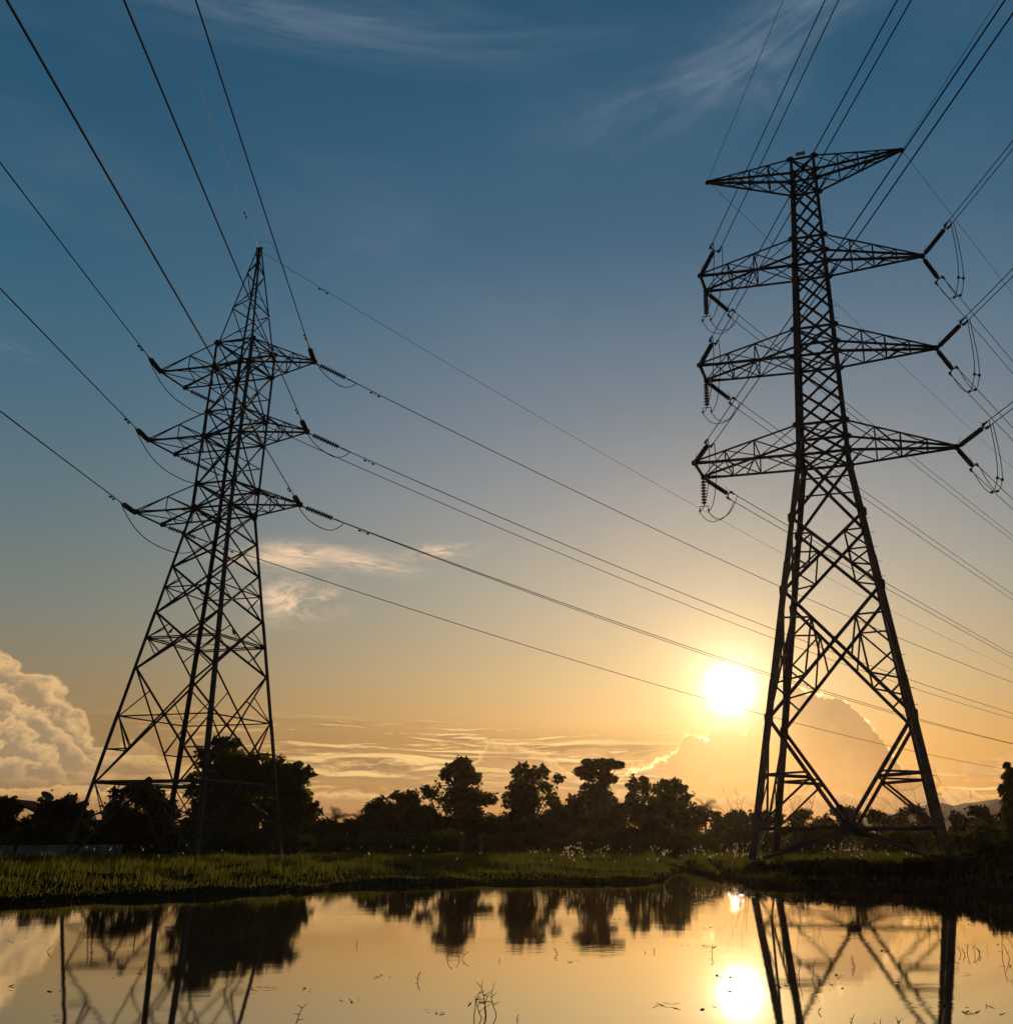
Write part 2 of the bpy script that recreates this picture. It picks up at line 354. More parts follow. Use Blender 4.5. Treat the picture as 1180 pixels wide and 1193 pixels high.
def water_mat(t):
    c = t.nodes.new('ShaderNodeTexCoord')
    def nz(sc_, loc, det, ro=.5):
        mp = t.nodes.new('ShaderNodeMapping'); mp.inputs['Scale'].default_value = sc_; mp.inputs['Location'].default_value = loc
        t.links.new(c.outputs['Object'], mp.inputs['Vector'])
        n = t.nodes.new('ShaderNodeTexNoise'); n.inputs['Scale'].default_value = 1; n.inputs['Detail'].default_value = det; n.inputs['Roughness'].default_value = ro
        t.links.new(mp.outputs[0], n.inputs['Vector']); return n.outputs['Fac']
    def mth(op, a, b):
        n = t.nodes.new('ShaderNodeMath'); n.operation = op
        for k, v in enumerate((a, b)):
            if isinstance(v, (int, float)): n.inputs[k].default_value = v
            else: t.links.new(v, n.inputs[k])
        return n.outputs[0]
    long = nz((.55, .9, 1), (3, 7, 0), 2)
    fine = nz((3.2, 5.5, 1), (1, 2, 0), 3)
    # breeze patches: where the ripples are livelier
    patch = nz((.10, .22, 1), (11, 4, 0), 3)
    sx = t.nodes.new('ShaderNodeSeparateXYZ'); t.links.new(c.outputs['Object'], sx.inputs[0])
    mr = t.nodes.new('ShaderNodeMapRange'); mr.inputs['From Min'].default_value = .5; mr.inputs['From Max'].default_value = .72
    t.links.new(patch, mr.inputs['Value']); mr.inputs['To Min'].default_value = .25; mr.inputs['To Max'].default_value = 2.4
    # the inlet mouth where the breeze comes over the bank
    ix = mth('POWER', mth('DIVIDE', mth('SUBTRACT', sx.outputs[0], 5.0), 2.9), 2.)
    iy = mth('POWER', mth('DIVIDE', mth('SUBTRACT', sx.outputs[1], 34.), 10.), 2.)
    inl = mth('POWER', 2.718, mth('MULTIPLY', mth('ADD', ix, iy), -1.))
    amp = mr.outputs[0]
    spark = nz((7., 11., 1), (5, 1, 0), 2)
    st = t.nodes.new('ShaderNodeMapRange'); st.inputs['From Min'].default_value = .58; st.inputs['From Max'].default_value = .70
    t.links.new(nz((4.2, 2.2, 1), (8, 3, 0), 2), st.inputs['Value'])
    inl = mth('MULTIPLY', inl, st.outputs[0])
    h = mth('ADD', mth('ADD', mth('MULTIPLY', long, .17), mth('MULTIPLY', mth('MULTIPLY', mth('SUBTRACT', spark, .5), inl), .85)), mth('MULTIPLY', mth('MULTIPLY', mth('SUBTRACT', fine, .5), amp), .085))
    bp = t.nodes.new('ShaderNodeBump'); bp.inputs['Strength'].default_value = 1.; bp.inputs['Distance'].default_value = .0085
    t.links.new(h, bp.inputs['Height'])
    gl = t.nodes.new('ShaderNodeBsdfGlossy'); gl.distribution = 'BECKMANN'; gl.inputs['Roughness'].default_value = .048; gl.inputs['Color'].default_value = (1,.95,.84,1)
    t.links.new(bp.outputs[0], gl.inputs['Normal'])
    df = t.nodes.new('ShaderNodeBsdfDiffuse'); df.inputs[0].default_value = (.035,.032,.022,1)
    lw = t.nodes.new('ShaderNodeFresnel'); lw.inputs['IOR'].default_value = 1.4
    mx = t.nodes.new('ShaderNodeMixShader'); t.links.new(mth('ADD', mth('MULTIPLY', lw.outputs[0], .40), .58), mx.inputs[0])
    t.links.new(df.outputs[0], mx.inputs[1]); t.links.new(gl.outputs[0], mx.inputs[2]); return mx.outputs[0]
MAT['water'] = material('pond water', water_mat)
wv = np.array([(-90,2,0),(90,2,0),(90,66,0),(-90,66,0)], float)
w = npmesh('water', wv, np.array([[0,1,2,3]]), 'water'); props(w, kind='structure')

# far hills, low on the right
hb = MB(); N = 90
rows_ = []
for k in range(N+1):
    a = -6+50*k/N; d = 820
    e = .35+1.25*math.exp(-((a-19.5)/6.5)**2)+.8*math.exp(-((a-31)/7)**2)+.10*math.sin(a*1.9)+.06*math.sin(a*4.3+1)+.04*math.sin(a*9.1)
    e *= smooth01((a-4)/9)
    for q, (dd, hh) in enumerate(((0,-1),(35,.55),(90,1),(220,-1))):
        D = d+dd; hgt = EYE+D*math.tan(R(max(e,.02)))*hh if hh > 0 else -1
        rows_.append((D*math.sin(R(a)), D*math.cos(R(a)), hgt))
hb.add(rows_, [(k*4+q, (k+1)*4+q, (k+1)*4+q+1, k*4+q+1) for k in range(N) for q in range(3)])
h_ = hb.build('hills', 'hill', smooth=True); props(h_, kind='structure')

# warm evening haze over the plain
def haze_mat(t):
    v = t.nodes.new('ShaderNodeVolumePrincipled'); v.inputs['Color'].default_value = (.80,.62,.46,1); v.inputs['Density'].default_value = .00007
    v.inputs['Anisotropy'].default_value = .72; return v.outputs[0]
hm = bpy.data.materials.new('evening haze'); hm.use_nodes = True; hm.node_tree.nodes.clear()
ho_ = hm.node_tree.nodes.new('ShaderNodeOutputMaterial'); hm.node_tree.links.new(haze_mat(hm.node_tree), ho_.inputs['Volume']); MAT['haze'] = hm
hz = MB(); hz.box((0, 480, 29), (2000, 1360, 62)); hz = hz.build('haze', 'haze'); props(hz, kind='stuff')

# ------------------------------------------------------------------ pylons
SG = {'NL':(-1,-1), 'NR':(1,-1), 'FR':(1,1), 'FL':(-1,1)}
RING = ['NL','NR','FR','FL']
PY = {
 'L': dict(pos=(-25.686,60.796), yaw=-.25233, asp=.954, zb=.05,
   lev=[('T1',34.161,1.380),('B1',32.366,1.372),('T2',28.989,1.366),('B2',27.224,1.360),('T3',23.826,1.356),('B3',22.143,1.357)],
   zg=.8, wg=4.186, leg=.20, br=.105, thin=.06, apex=42.138,
   tips={'A1':(-5.525,-1.446),'B1':(-5.588,1.227),'R1':(5.527,-.034),'A2':(-5.559,-1.468),'B2':(-5.517,1.207),'R2':(5.555,-.079),'A3':(-5.761,-1.395),'B3':(-5.871,1.405),'R3':(5.587,-.016)}),
 'R': dict(pos=(12.847,55.533), yaw=-.27961, asp=.951, zb=.05,
   lev=[('T0',45.454,.757),('B0',43.612,.829),('T1',39.109,.973),('B1',37.078,1.032),('T2',32.377,1.200),('B2',30.451,1.262),('T3',25.748,1.400),('B3',23.779,1.410)],
   zg=.8, wg=4.782, leg=.27, br=.138, thin=.08, apex=None,
   tips={'L0':(-6.563,-.1),'R0':(6.415,.1),'A1':(-7.084,-1.368),'B1':(-7.086,.674),'R1':(7.0,.30),'A2':(-7.279,-1.522),'B2':(-7.283,.841),'R2':(7.194,.256),'A3':(-7.784,-1.574),'B3':(-7.728,1.145),'R3':(7.682,.182)}),
}
LV = {k: {n: (z, w) for n, z, w in p['lev']} for k, p in PY.items()}
def corner(k, c, z):                        # local corner of the pylon body at height z
    p = PY[k]; lev = p['lev']
    if z <= lev[-1][1]:
        s = (lev[-1][1]-z)/(lev[-1][1]-p['zg']); w = lev[-1][2]+(p['wg']-lev[-1][2])*s
    elif z > lev[0][1]:
        w = lev[0][2] if p['apex'] is None else lev[0][2]+(.10-lev[0][2])*(z-lev[0][1])/(p['apex']-lev[0][1])
    else:
        w = float(np.interp(z, [l[1] for l in lev][::-1], [l[2] for l in lev][::-1]))
    return Vector((SG[c][0]*w, SG[c][1]*w*p['asp'], z))
def faces4(): return [(RING[i], RING[(i+1) % 4]) for i in range(4)]
FN = {('NL','NR'): Vector((0,-1,0)), ('NR','FR'): Vector((1,0,0)), ('FR','FL'): Vector((0,1,0)), ('FL','NL'): Vector((-1,0,0))}
def lerp(a, b, t): return a+(b-a)*t
def cross2(a0, a1, b0, b1):                 # where two diagonals of one face meet
    wa = (a0-b1).length; wb = (b0-a1).length; t = wa/(wa+wb); return lerp(a0, a1, t)
def xpanel(mb, k, A, B, z0, z1, w, gus=True, horiz=False, sub=0):
    n = FN[(A, B)]; p = PY[k]; th_ = p['thin']
    a0, a1, b0, b1 = corner(k, A, z0), corner(k, A, z1), corner(k, B, z0), corner(k, B, z1)
    mb.angle(a0, b1, w, n); mb.angle(b0+n*-.03, a1+n*-.03, w, n, flip=-1)
    t = (a0-b0).length/((a0-b0).length+(a1-b1).length); c = lerp(a0, b1, t)
    if gus: mb.plate(c, n, w*1.3)
    ha = lerp(a0, a1, t); hb_ = lerp(b0, b1, t)
    if horiz: mb.angle(ha, hb_, th_, n)
    if sub:
        for H_, e0, e1 in ((ha, a0, a1), (hb_, b0, b1)):
            up = lerp(e1, c, .5); dn = lerp(e0, c, .5)
            if sub >= 1:
                mb.angle(H_, up, th_, n); mb.angle(H_, dn, th_, n)
            if sub >= 2:
                q = lerp(e0, H_, .5); mb.angle(q, dn, th_, n); q2 = lerp(e0, H_, .45)
                mb.angle(H_, lerp(e0, c, .52), th_, n, flip=-1)
    return c
def ring(mb, k, z, w, plan=True):
    cs = [corner(k, c, z) for c in RING]
    for i in range(4): mb.angle(cs[i], cs[(i+1) % 4], w, FN[faces4()[i]])
    if plan:
        mb.angle(cs[0], cs[2], w*.7, (0,0,1)); mb.angle(cs[1]+Vector((0,0,-.05)), cs[3]+Vector((0,0,-.05)), w*.7, (0,0,1))

def arm(k, lv, tips, parent, label=None, double=False, top='T', nseg=4):
    """one crossarm: four chords from the body to the tip (or to the two ends of the tip beam)"""
    p = PY[k]; zt = LV[k]['T'+lv][0]; zb = LV[k]['B'+lv][0]; side = 'L' if tips[0][0] < 0 else 'R'
    N_, F_ = ('NL','FL') if side == 'L' else ('NR','FR')
    ztip = zb if lv != '0' else zt-.25
    tn = Vector((tips[0][0], tips[0][1], ztip)); tf = Vector((tips[-1][0], tips[-1][1], ztip))
    mb = MB(); wc = p['br']*1.02; wt = p['thin']*(.8 if k == 'R' else 1)
    n0, f0 = corner(k, N_, zt), corner(k, F_, zt); n1, f1 = corner(k, N_, zb), corner(k, F_, zb)
    up = Vector((0,0,1))
    tn_t, tf_t = tn+up*.16, tf+up*.16
    for a, b, w, n in ((n0, tn_t, wc*.85, (0,-1,1)), (f0, tf_t, wc*.85, (0,1,1)), (n1, tn, wc, (0,-1,-1)), (f1, tf, wc*1.1, (0,1,-1))): mb.angle(a, b, w, n)
    if double: mb.angle(tn, tf, wc*1.15, (0,0,-1)); 
    out = Vector((1 if side == 'R' else -1, 0, 0))
    mb.plate(tn+up*.06, (0,1,0), .22); mb.plate(tf+up*.06, (0,1,0), .22)
    lat = MB()
    frs = {'L': [.42,.70] if nseg == 3 else [.27,.5,.74], 'R': [.27,.5,.74]}[side]
    if k == 'L': frs = [.48] if double else [.34,.66]
    prev = 0.
    flip = 0
    for fr in frs+[1.]:
        NT, FT, NB, FB = lerp(n0,tn_t,fr), lerp(f0,tf_t,fr), lerp(n1,tn,fr), lerp(f1,tf,fr)
        NTp, FTp, NBp, FBp = lerp(n0,tn_t,prev), lerp(f0,tf_t,prev), lerp(n1,tn,prev), lerp(f1,tf,prev)
        if fr < 1:
            lat.angle(NT, NB, wt, (0,-1,0)); lat.angle(FT, FB, wt, (0,1,0)); lat.angle(NB, FB, wt, (0,0,-1)); lat.angle(NT, FT, wt, (0,0,1))
        # zigzag in the two side faces, bottom and top planes
        if fr < 1 or double:
            if flip == 0:
                lat.angle(NT, NBp, wt, (0,-1,0)); lat.angle(FT, FBp, wt, (0,1,0)); lat.angle(NBp, FB, wt*1.2, (0,0,-1)); lat.angle(NTp, FT, wt, (0,0,1))
                lat.angle(FBp, lerp(NBp, NB, .5), wt*1.1, (0,0,-1))
            else:
                lat.angle(NTp, NB, wt, (0,-1,0)); lat.angle(FTp, FB, wt, (0,1,0)); lat.angle(NB, FBp, wt*1.2, (0,0,-1)); lat.angle(FTp, NT, wt, (0,0,1))
                if double: lat.angle(NBp, lerp(FBp, FB, .5), wt*1.1, (0,0,-1))
        prev = fr; flip ^= 1
    for c in (n0, f0, n1, f1): mb.plate(c+out*.12, (0,1,0), wc*1.5)
    o = mb.build('crossarm', 'steel', parent)
    lat.build('arm_bracing', 'steel', o)
    if label: o['label'] = label
    return tn, tf

def pylon(k, label):
    p = PY[k]; root = empty('transmission_tower', (p['pos'][0], p['pos'][1], 0), p['yaw'], label=label, cat='pylon')
    lev = p['lev']; zk = lev[-1][1]; H_ = zk-p['zg']; zs = lambda s: zk-s*H_
    ztop = p['apex'] if p['apex'] else lev[0][1]+.12
    if k == 'L': stops = [ztop, lev[0][1], zk, zs(.33), zs(.62), p['zb']]; ww = [.10,.17,.20,.22,.24]
    else: stops = [ztop, lev[3][1], zk, zs(.30), zs(.60), p['zb']]; ww = [.20,.27,.32,.36,.39]
    for c in RING:
        mb = MB(); out = Vector((SG[c][0], SG[c][1], 0))
        for i in range(len(stops)-1):
            a, b = corner(k, c, stops[i]), corner(k, c, stops[i+1]-(.0 if i == len(stops)-2 else .55))
            mb.angle(a+out*(.012*i), b+out*(.012*i), ww[i], out)
        if c == 'NR':                       # climbing pegs
            z = 3.
            while z < ztop-2:
                q = corner(k, c, z); s_ = 1 if int(z/.4) % 2 else -1
                mb.tube([q+out*.1, q+out*.1+Vector((.26,0,0) if s_ > 0 else (0,-.26,0))], .014, 5); z += .45*2
        mb.build('leg', 'steel', root)
        fb = MB(); q = corner(k, c, p['zg']); fb.box((q.x, q.y, 0.), (.9, .9, 1.1)); fb.box((q.x, q.y, .66), (.5, .5, .25)); fb.build('footing', 'concrete', root)
    for (A, B) in faces4():
        mb = MB(); n = FN[(A, B)]; th_ = p['thin']
        # body
        for i in range(len(lev)-1):
            z1, z0 = lev[i][1], lev[i+1][1]; m = 1
            if k == 'R' and (z1-z0) > 3: m = 2
            for q in range(m):
                xpanel(mb, k, A, B, lerp(z0, z1, q/m), lerp(z0, z1, (q+1)/m), p['br']*.9, gus=(k == 'R'))
            if k == 'L' and z1-z0 > 3: xm = .5; mb.angle(corner(k, A, lerp(z0,z1,.5)), corner(k, B, lerp(z0,z1,.5)), th_, n)
            for zz in (z1, z0):
                for c in (A, B): mb.plate(corner(k, c, zz)-n*-.02, n, p['br']*(1.7 if k == 'L' else 1.45), stretch=1.35)
        if k == 'L':
            # peak: staggered zigzag up to the point
            zz = [0,.17,.36,.56,.74,.88,.97]; flip = (A in ('NL','FR'))
            for i in range(len(zz)-1):
                za, zb_ = lerp(lev[0][1], p['apex'], zz[i]), lerp(lev[0][1], p['apex'], zz[i+1])
                a, b = (A, B) if (i % 2 == 0) == flip else (B, A)
                mb.angle(corner(k, a, za), corner(k, b, zb_), p['br']*.62, n)
                if i < 4 and i % 2 == 0: mb.angle(corner(k, b, lerp(za, zb_, .5)), lerp(corner(k, a, za), corner(k, b, zb_), .5), th_*.8, n)
            nodes = [0,.09,.19,.33,.495,.81]
            for i in range(5):
                xpanel(mb, k, A, B, zs(nodes[i+1]), zs(nodes[i]), p['br']*(1 if i else .9), gus=(i > 2), horiz=(i in (2,3,4)), sub={2:1,3:1,4:2}.get(i, 0))
            zb_ = zs(.81); a, b = corner(k, A, zb_), corner(k, B, zb_); mid = lerp(a, b, .5)
            mb.angle(a, b, p['br'], n); mb.angle(a-n*.35+Vector((0,0,.1)), b-n*.35+Vector((0,0,.1)), th_, n)
            fa, fb_ = corner(k, A, .65), corner(k, B, .65)
            for f_, e in ((fa, a), (fb_, b)):
                mb.angle(mid, f_, p['br'], n); h1 = lerp(mid, f_, .5); l1 = lerp(e, f_, .5)
                mb.angle(l1, h1, th_, n); mb.angle(h1, lerp(mid, e, .52), th_, n); mb.angle(l1, lerp(mid, f_, .26), th_, n)
                mb.angle(h1, e, th_, n); mb.angle(lerp(e, f_, .75), lerp(mid, f_, .75), th_, n)
            mb.plate(mid, n, .3)
        else:
            nodes = [0,.18,.375,.69]
            for i in range(3):
                c = xpanel(mb, k, A, B, zs(nodes[i+1]), zs(nodes[i]), p['br']*1.05, gus=True, horiz=(i == 0), sub=0)
                a0, a1, b0, b1 = corner(k, A, zs(nodes[i+1])), corner(k, A, zs(nodes[i])), corner(k, B, zs(nodes[i+1])), corner(k, B, zs(nodes[i]))
                if i:
                    for e0, e1 in ((a0, a1), (b0, b1)):
                        u = lerp(e1, c, .55); d_ = lerp(e0, c, .55); hm = lerp(e0, e1, .5)
                        lu, ld = lerp(e0, e1, .78), lerp(e0, e1, .26)
                        mb.angle(lu, u, th_, n); mb.angle(ld, d_, th_, n); mb.angle(u, hm, th_, n)
                        mb.angle(u, d_, th_, n); mb.angle(lerp(d_, e0, .5), ld, th_, n) if i == 2 else None
                        mb.angle(d_, hm, th_, n)
                        if i == 2: mb.angle(lerp(c, d_, .5), u, th_, n)
            zB, zM = zs(.69), zs(.935)
            a, b = corner(k, A, zB), corner(k, B, zB); ma, mb_ = corner(k, A, zM), corner(k, B, zM); mid = lerp(ma, mb_, .5)
            mb.angle(ma, mb_, p['br'], n); mb.plate(mid, n, .42)
            for e, m_, f_ in ((a, ma, corner(k, A, .65)), (b, mb_, corner(k, B, .65))):
                mb.angle(e, mid, p['br']*1.1, n); mb.angle(mid, f_, p['br'], n)
                d_ = lerp(e, mid, .55); l1 = lerp(e, m_, .52)
                mb.angle(l1, d_, p['br']*.9, n); mb.angle(d_, m_, th_*1.1, n); mb.angle(lerp(e, m_, .52)-n*.1, lerp(e, mid, .5)-n*.1, th_, n)
            for s_ in nodes[1:]:
                for c in (A, B): mb.plate(corner(k, c, zs(s_)), n, p['br']*2.0, stretch=1.5)
        for c in (A, B): mb.plate(corner(k, c, zk), n, p['br']*2.2, stretch=1.5)
        mb.build('lattice_face', 'steel', root)
    dia = MB()
    for z, w in [(z, p['br']) for _, z, _ in lev]+([(zs(.41), p['thin']), (zs(.81)+.05, p['thin']*.6)] if k == 'L' else []):
        dia = MB(); ring(dia, k, z, w); dia.build('diaphragm', 'steel', root)
    T = p['tips']
    for lv, nm in (('1','top'), ('2','middle'), ('3','bottom')):
        arm(k, lv, [T['A'+lv], T['B'+lv]], root, double=True, nseg=3 if k == 'R' else 2)
        arm(k, lv, [T['R'+lv]], root)
    if k == 'R':
        arm(k, '0', [T['L0']], root); arm(k, '0', [T['R0']], root)
        pl = MB(); a = corner(k, 'NL', lev[0][1]); pl.box((-.08, a.y-.05, a.z+.30), (.62, .02, .26)); pl.build('number_plate', 'plate', root)
        for x_ in (-.3, .14): pb = MB(); pb.tube([(x_, a.y-.02, a.z-.1), (x_, a.y-.02, a.z+.3)], .02, 5); pb.build('plate_bracket', 'steel', root)
    else:
        cp = MB(); q = Vector((0,0,p['apex'])); cp.box(q, (.26,.26,.35)); cp.box(q+Vector((0,0,.14)), (.5,.12,.1)); cp.build('peak_cap', 'steel', root)
    return root
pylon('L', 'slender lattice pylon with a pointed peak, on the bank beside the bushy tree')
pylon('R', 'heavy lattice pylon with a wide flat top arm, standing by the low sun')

# ------------------------------------------------------------------ wires and insulators
DIR = {'Ln':(2.96472,.0001865), 'Lf':(.79764,.0004293), 'Rn':(2.96526,.0002134), 'Rf':(.66258,.0001626)}
WIRES = {'LA1n':(-.1001,0,0),'LA2n':(-.0965,0,0),'LA3n':(-.0926,0,0),'LR1n':(-.0982,0,0),'LR2n':(-.0967,0,0),'LR3n':(-.0961,0,0),'LPn':(-.1022,0,0),
 'LR1f':(-.1506,.0553,-.0004),'LR2f':(-.1417,.0277,-.0487),'LB1f':(-.157,-.0711,-.0584),'LR3f':(-.1312,-.0033,-.0428),'LB2f':(-.1477,-.0696,-.1306),'LB3f':(-.1395,-.0261,-.0608),'LPf':(-.1954,-.0542,-.0103),
 'RL0n':(.0047,.02,.0),'RR0n':(.0485,-.0893,-.0555),'RA1n1':(.0082,.1908,.0814),'RA1n2':(.0158,-.3717,-.1639),'RA2n1':(.0034,.2081,.1077),'RA2n2':(.0015,-.1597,-.0862),'RA3n1':(.0028,.1703,.1122),'RA3n2':(.0041,-.1776,-.1196),
 'RR1n1':(.0274,.11,.0711),'RR1n2':(.0198,-.09,-.0479),'RR2n1':(.0181,.10,.0757),'RR2n2':(.0102,-.09,-.0665),'RR3n1':(.0148,.10,.0856),'RR3n2':(.0106,-.10,-.0851),
 'RL0f':(-.0214,0,0),'RR0f':(.0182,0,0),'RB1f1':(-.0336,.1469,.1227),'RB1f2':(-.0334,-.2237,-.1891),'RB2f1':(-.0482,.1143,.1097),'RB2f2':(-.0495,-.1965,-.2005),'RB3f1':(-.0536,.0792,.1007),'RB3f2':(-.0513,-.2002,-.2601),
 'RR1f1':(-.0153,.1543,.0752),'RR1f2':(-.0152,-.3461,-.1748),'RR2f1':(-.0277,.1207,.0696),'RR2f2':(-.0347,-.3519,-.2078),'RR3f1':(-.0497,.0962,.0661),'RR3f2':(-.0477,-.3063,-.2189)}
def tip(k, key):
    p = PY[k]
    if key == 'P': return Vector((p['pos'][0], p['pos'][1], p['apex']))
    a, b = p['tips'][key]; c, s = math.cos(p['yaw']), math.sin(p['yaw'])
    z = LV[k]['T0'][0]-.1 if key[1] == '0' else LV[k]['B'+key[1]][0]
    return Vector((p['pos'][0]+a*c-b*s, p['pos'][1]+a*s+b*c, z))
def wire_at(name, s):
    k = name[0]; d = [c for c in name[1:] if c in 'nf'][0]; key = 'P' if name[1] == 'P' else name[1:3]
    phi, b = DIR[k+d]; a, c, dz = WIRES[name]
    D = Vector((math.sin(phi), math.cos(phi), 0)); N_ = Vector((math.cos(phi), -math.sin(phi), 0))
    return tip(k, key)+D*s+N_*c+Vector((0,0,dz+a*s+b*s*s))
TN = {'L':'peaked pylon', 'R':'flat-topped pylon'}
AN = {'0':'topmost', '1':'upper', '2':'middle', '3':'lower'}
def where(k, key):
    if key == 'P': return 'peak of the peaked pylon'
    return f"{AN[key[1]]} {'right' if key[0] == 'R' else 'left'} arm of the {TN[k]}"
def samples(s0, s1): return [s0]+[s0+(s1-s0)*(i/60)**1.35 for i in range(1, 61)]
S0 = {'L':2.75, 'R':3.45}
for name in WIRES:
    k = name[0]; d = [c for c in name[1:] if c in 'nf'][0]; key = 'P' if name[1] == 'P' else name[1:3]
    ground_w = key == 'P' or key[1] == '0'
    s0 = .25 if ground_w else S0[k]; s1 = 260 if d == 'n' else 340
    bend = 'running overhead past the viewer' if d == 'n' else 'running away to the right'
    if ground_w: lb = f"thin earth wire {'overhead' if d=='n' else 'receding'} from the {where(k,key)}"
    elif name[-1] in '12': lb = f"{'left' if (name[-1]=='1') == (d=='n') else 'right'} {'overhead' if d=='n' else 'receding'} twin wire from the {where(k,key)}"
    else: lb = f"single power line from the {where(k,key)} {'passing overhead' if d=='n' else 'running away right'}"
    r = (.015 if name == 'LPn' else .016) if ground_w else (.032 if k == 'L' else .027)
    if d == 'f' and not ground_w: r *= .95
    mb = MB(); mb.tube([wire_at(name, s) for s in samples(s0, s1)], r, 5)
    o = mb.build('power_line', 'earth' if name == 'LPn' else 'conductor', smooth=True, origin=tuple(wire_at(name, s0)))
    props(o, lb, 'power line' if not ground_w else 'earth wire', 'overhead wires between the pylons')
    if k == 'L':                             # vibration damper near the clamp
        sd = 4.7 if not ground_w else 5.2
        db = MB(); q = wire_at(name, sd); dd = (wire_at(name, sd+.2)-q).normalized()
        db.tube([q-Vector((0,0,.02)), q-Vector((0,0,.14))], .025, 5); c = q-Vector((0,0,.14))
        db.tube([c-dd*.30, c+dd*.30], .012, 5)
        for sg in (-1, 1): db.lathe(c+dd*(sg*.22), c+dd*(sg*.42), [(0,.04),(.2,.065),(.8,.065),(1,.04)], 8)
        m = db.build('vibration_damper', 'steel', o, origin=None); m.location = -Vector(o.location)

def insulator(k, key, d, label, cat='insulator'):
    phi, b = DIR[k+d]; twin = (k == 'R'); nm = f'{k}{key}{d}'
    if twin: a = [wire_at(nm+'1', S0[k]), wire_at(nm+'2', S0[k])]; end = (a[0]+a[1])*.5
    else: a = [wire_at(nm, S0[k])]; end = a[0]
    t0 = tip(k, key); ax = (end-t0).normalized(); L_ = (end-t0).length
    root = empty('insulator_string', tuple(t0), 0, label=label, cat=cat, group='strain insulators on the crossarm tips')
    def B(mb, name, mat, sm=False):
        o = mb.build(name, mat, root, smooth=sm); o.location = -t0; return o
    s0, s1 = (.42, L_-.42) if k == 'L' else (.40, L_-.62)
    hw = MB(); hw.tube([t0, t0+ax*s0], .035, 6); hw.box(t0+ax*.18, (.10,.10,.10)); B(hw, 'end_fitting', 'steel')
    lk = t0+ax*s1; hw = MB()
    hw.tube([lk, lk+ax*.25], .035, 6); B(hw, 'end_fitting', 'steel')
    n = 11 if k == 'L' else 17; rd = .165 if k == 'L' else .15
    pr = []
    for i in range(n):
        f0 = i/n; f1 = (i+1)/n; e = f1-f0
        cr = .055 if k == 'L' else .10
        pr += [(f0+.02*e, cr), (f0+.28*e, cr), (f0+.40*e, rd*.9), (f0+.60*e, rd), (f0+.66*e, rd*.85), (f0+.72*e, cr), (f0+.98*e, cr)]
    sh_ = MB(); sh_.lathe(t0+ax*s0, t0+ax*s1, pr, 12); B(sh_, 'shed_stack', 'porcelain')
    if twin:
        yk = MB(); m = lk+ax*.22
        yk.tube([a[0]-ax*.30, m, a[1]-ax*.30], .045, 6)
        for q in a: yk.tube([q-ax*.42, q+ax*.12], [.05,.06], 6); yk.box(q-ax*.20, (.13,.13,.13))
        B(yk, 'yoke_plate', 'steel')
        for i_, (s_, sg) in enumerate(((s0-.05, 1), (s1+.08, -1))):
            h0 = t0+ax*s_; hb_ = MB(); side = ax.cross(Vector((0,0,1))).normalized()
            hb_.tube([h0, h0+Vector((0,0,.22))-ax*.06*sg, h0+Vector((0,0,.40))+ax*.10*sg, h0+Vector((0,0,.46))+ax*.28*sg], .013, 5); B(hb_, 'arcing_horn', 'steel')
    else:
        cl = MB(); cl.tube([lk+ax*.2, end+ax*.5], [.05,.035], 6); B(cl, 'dead_end_clamp', 'steel')
    return a, ax
def loop(p, q, sag, n=22, bulge=(0,0,0)):
    P_ = []
    for i in range(n+1):
        t = i/n; w_ = 1-abs(2*t-1)**2.6
        P_.append(lerp(p, q, t)+Vector((0,0,-sag*w_))+Vector(bulge)*w_)
    return P_
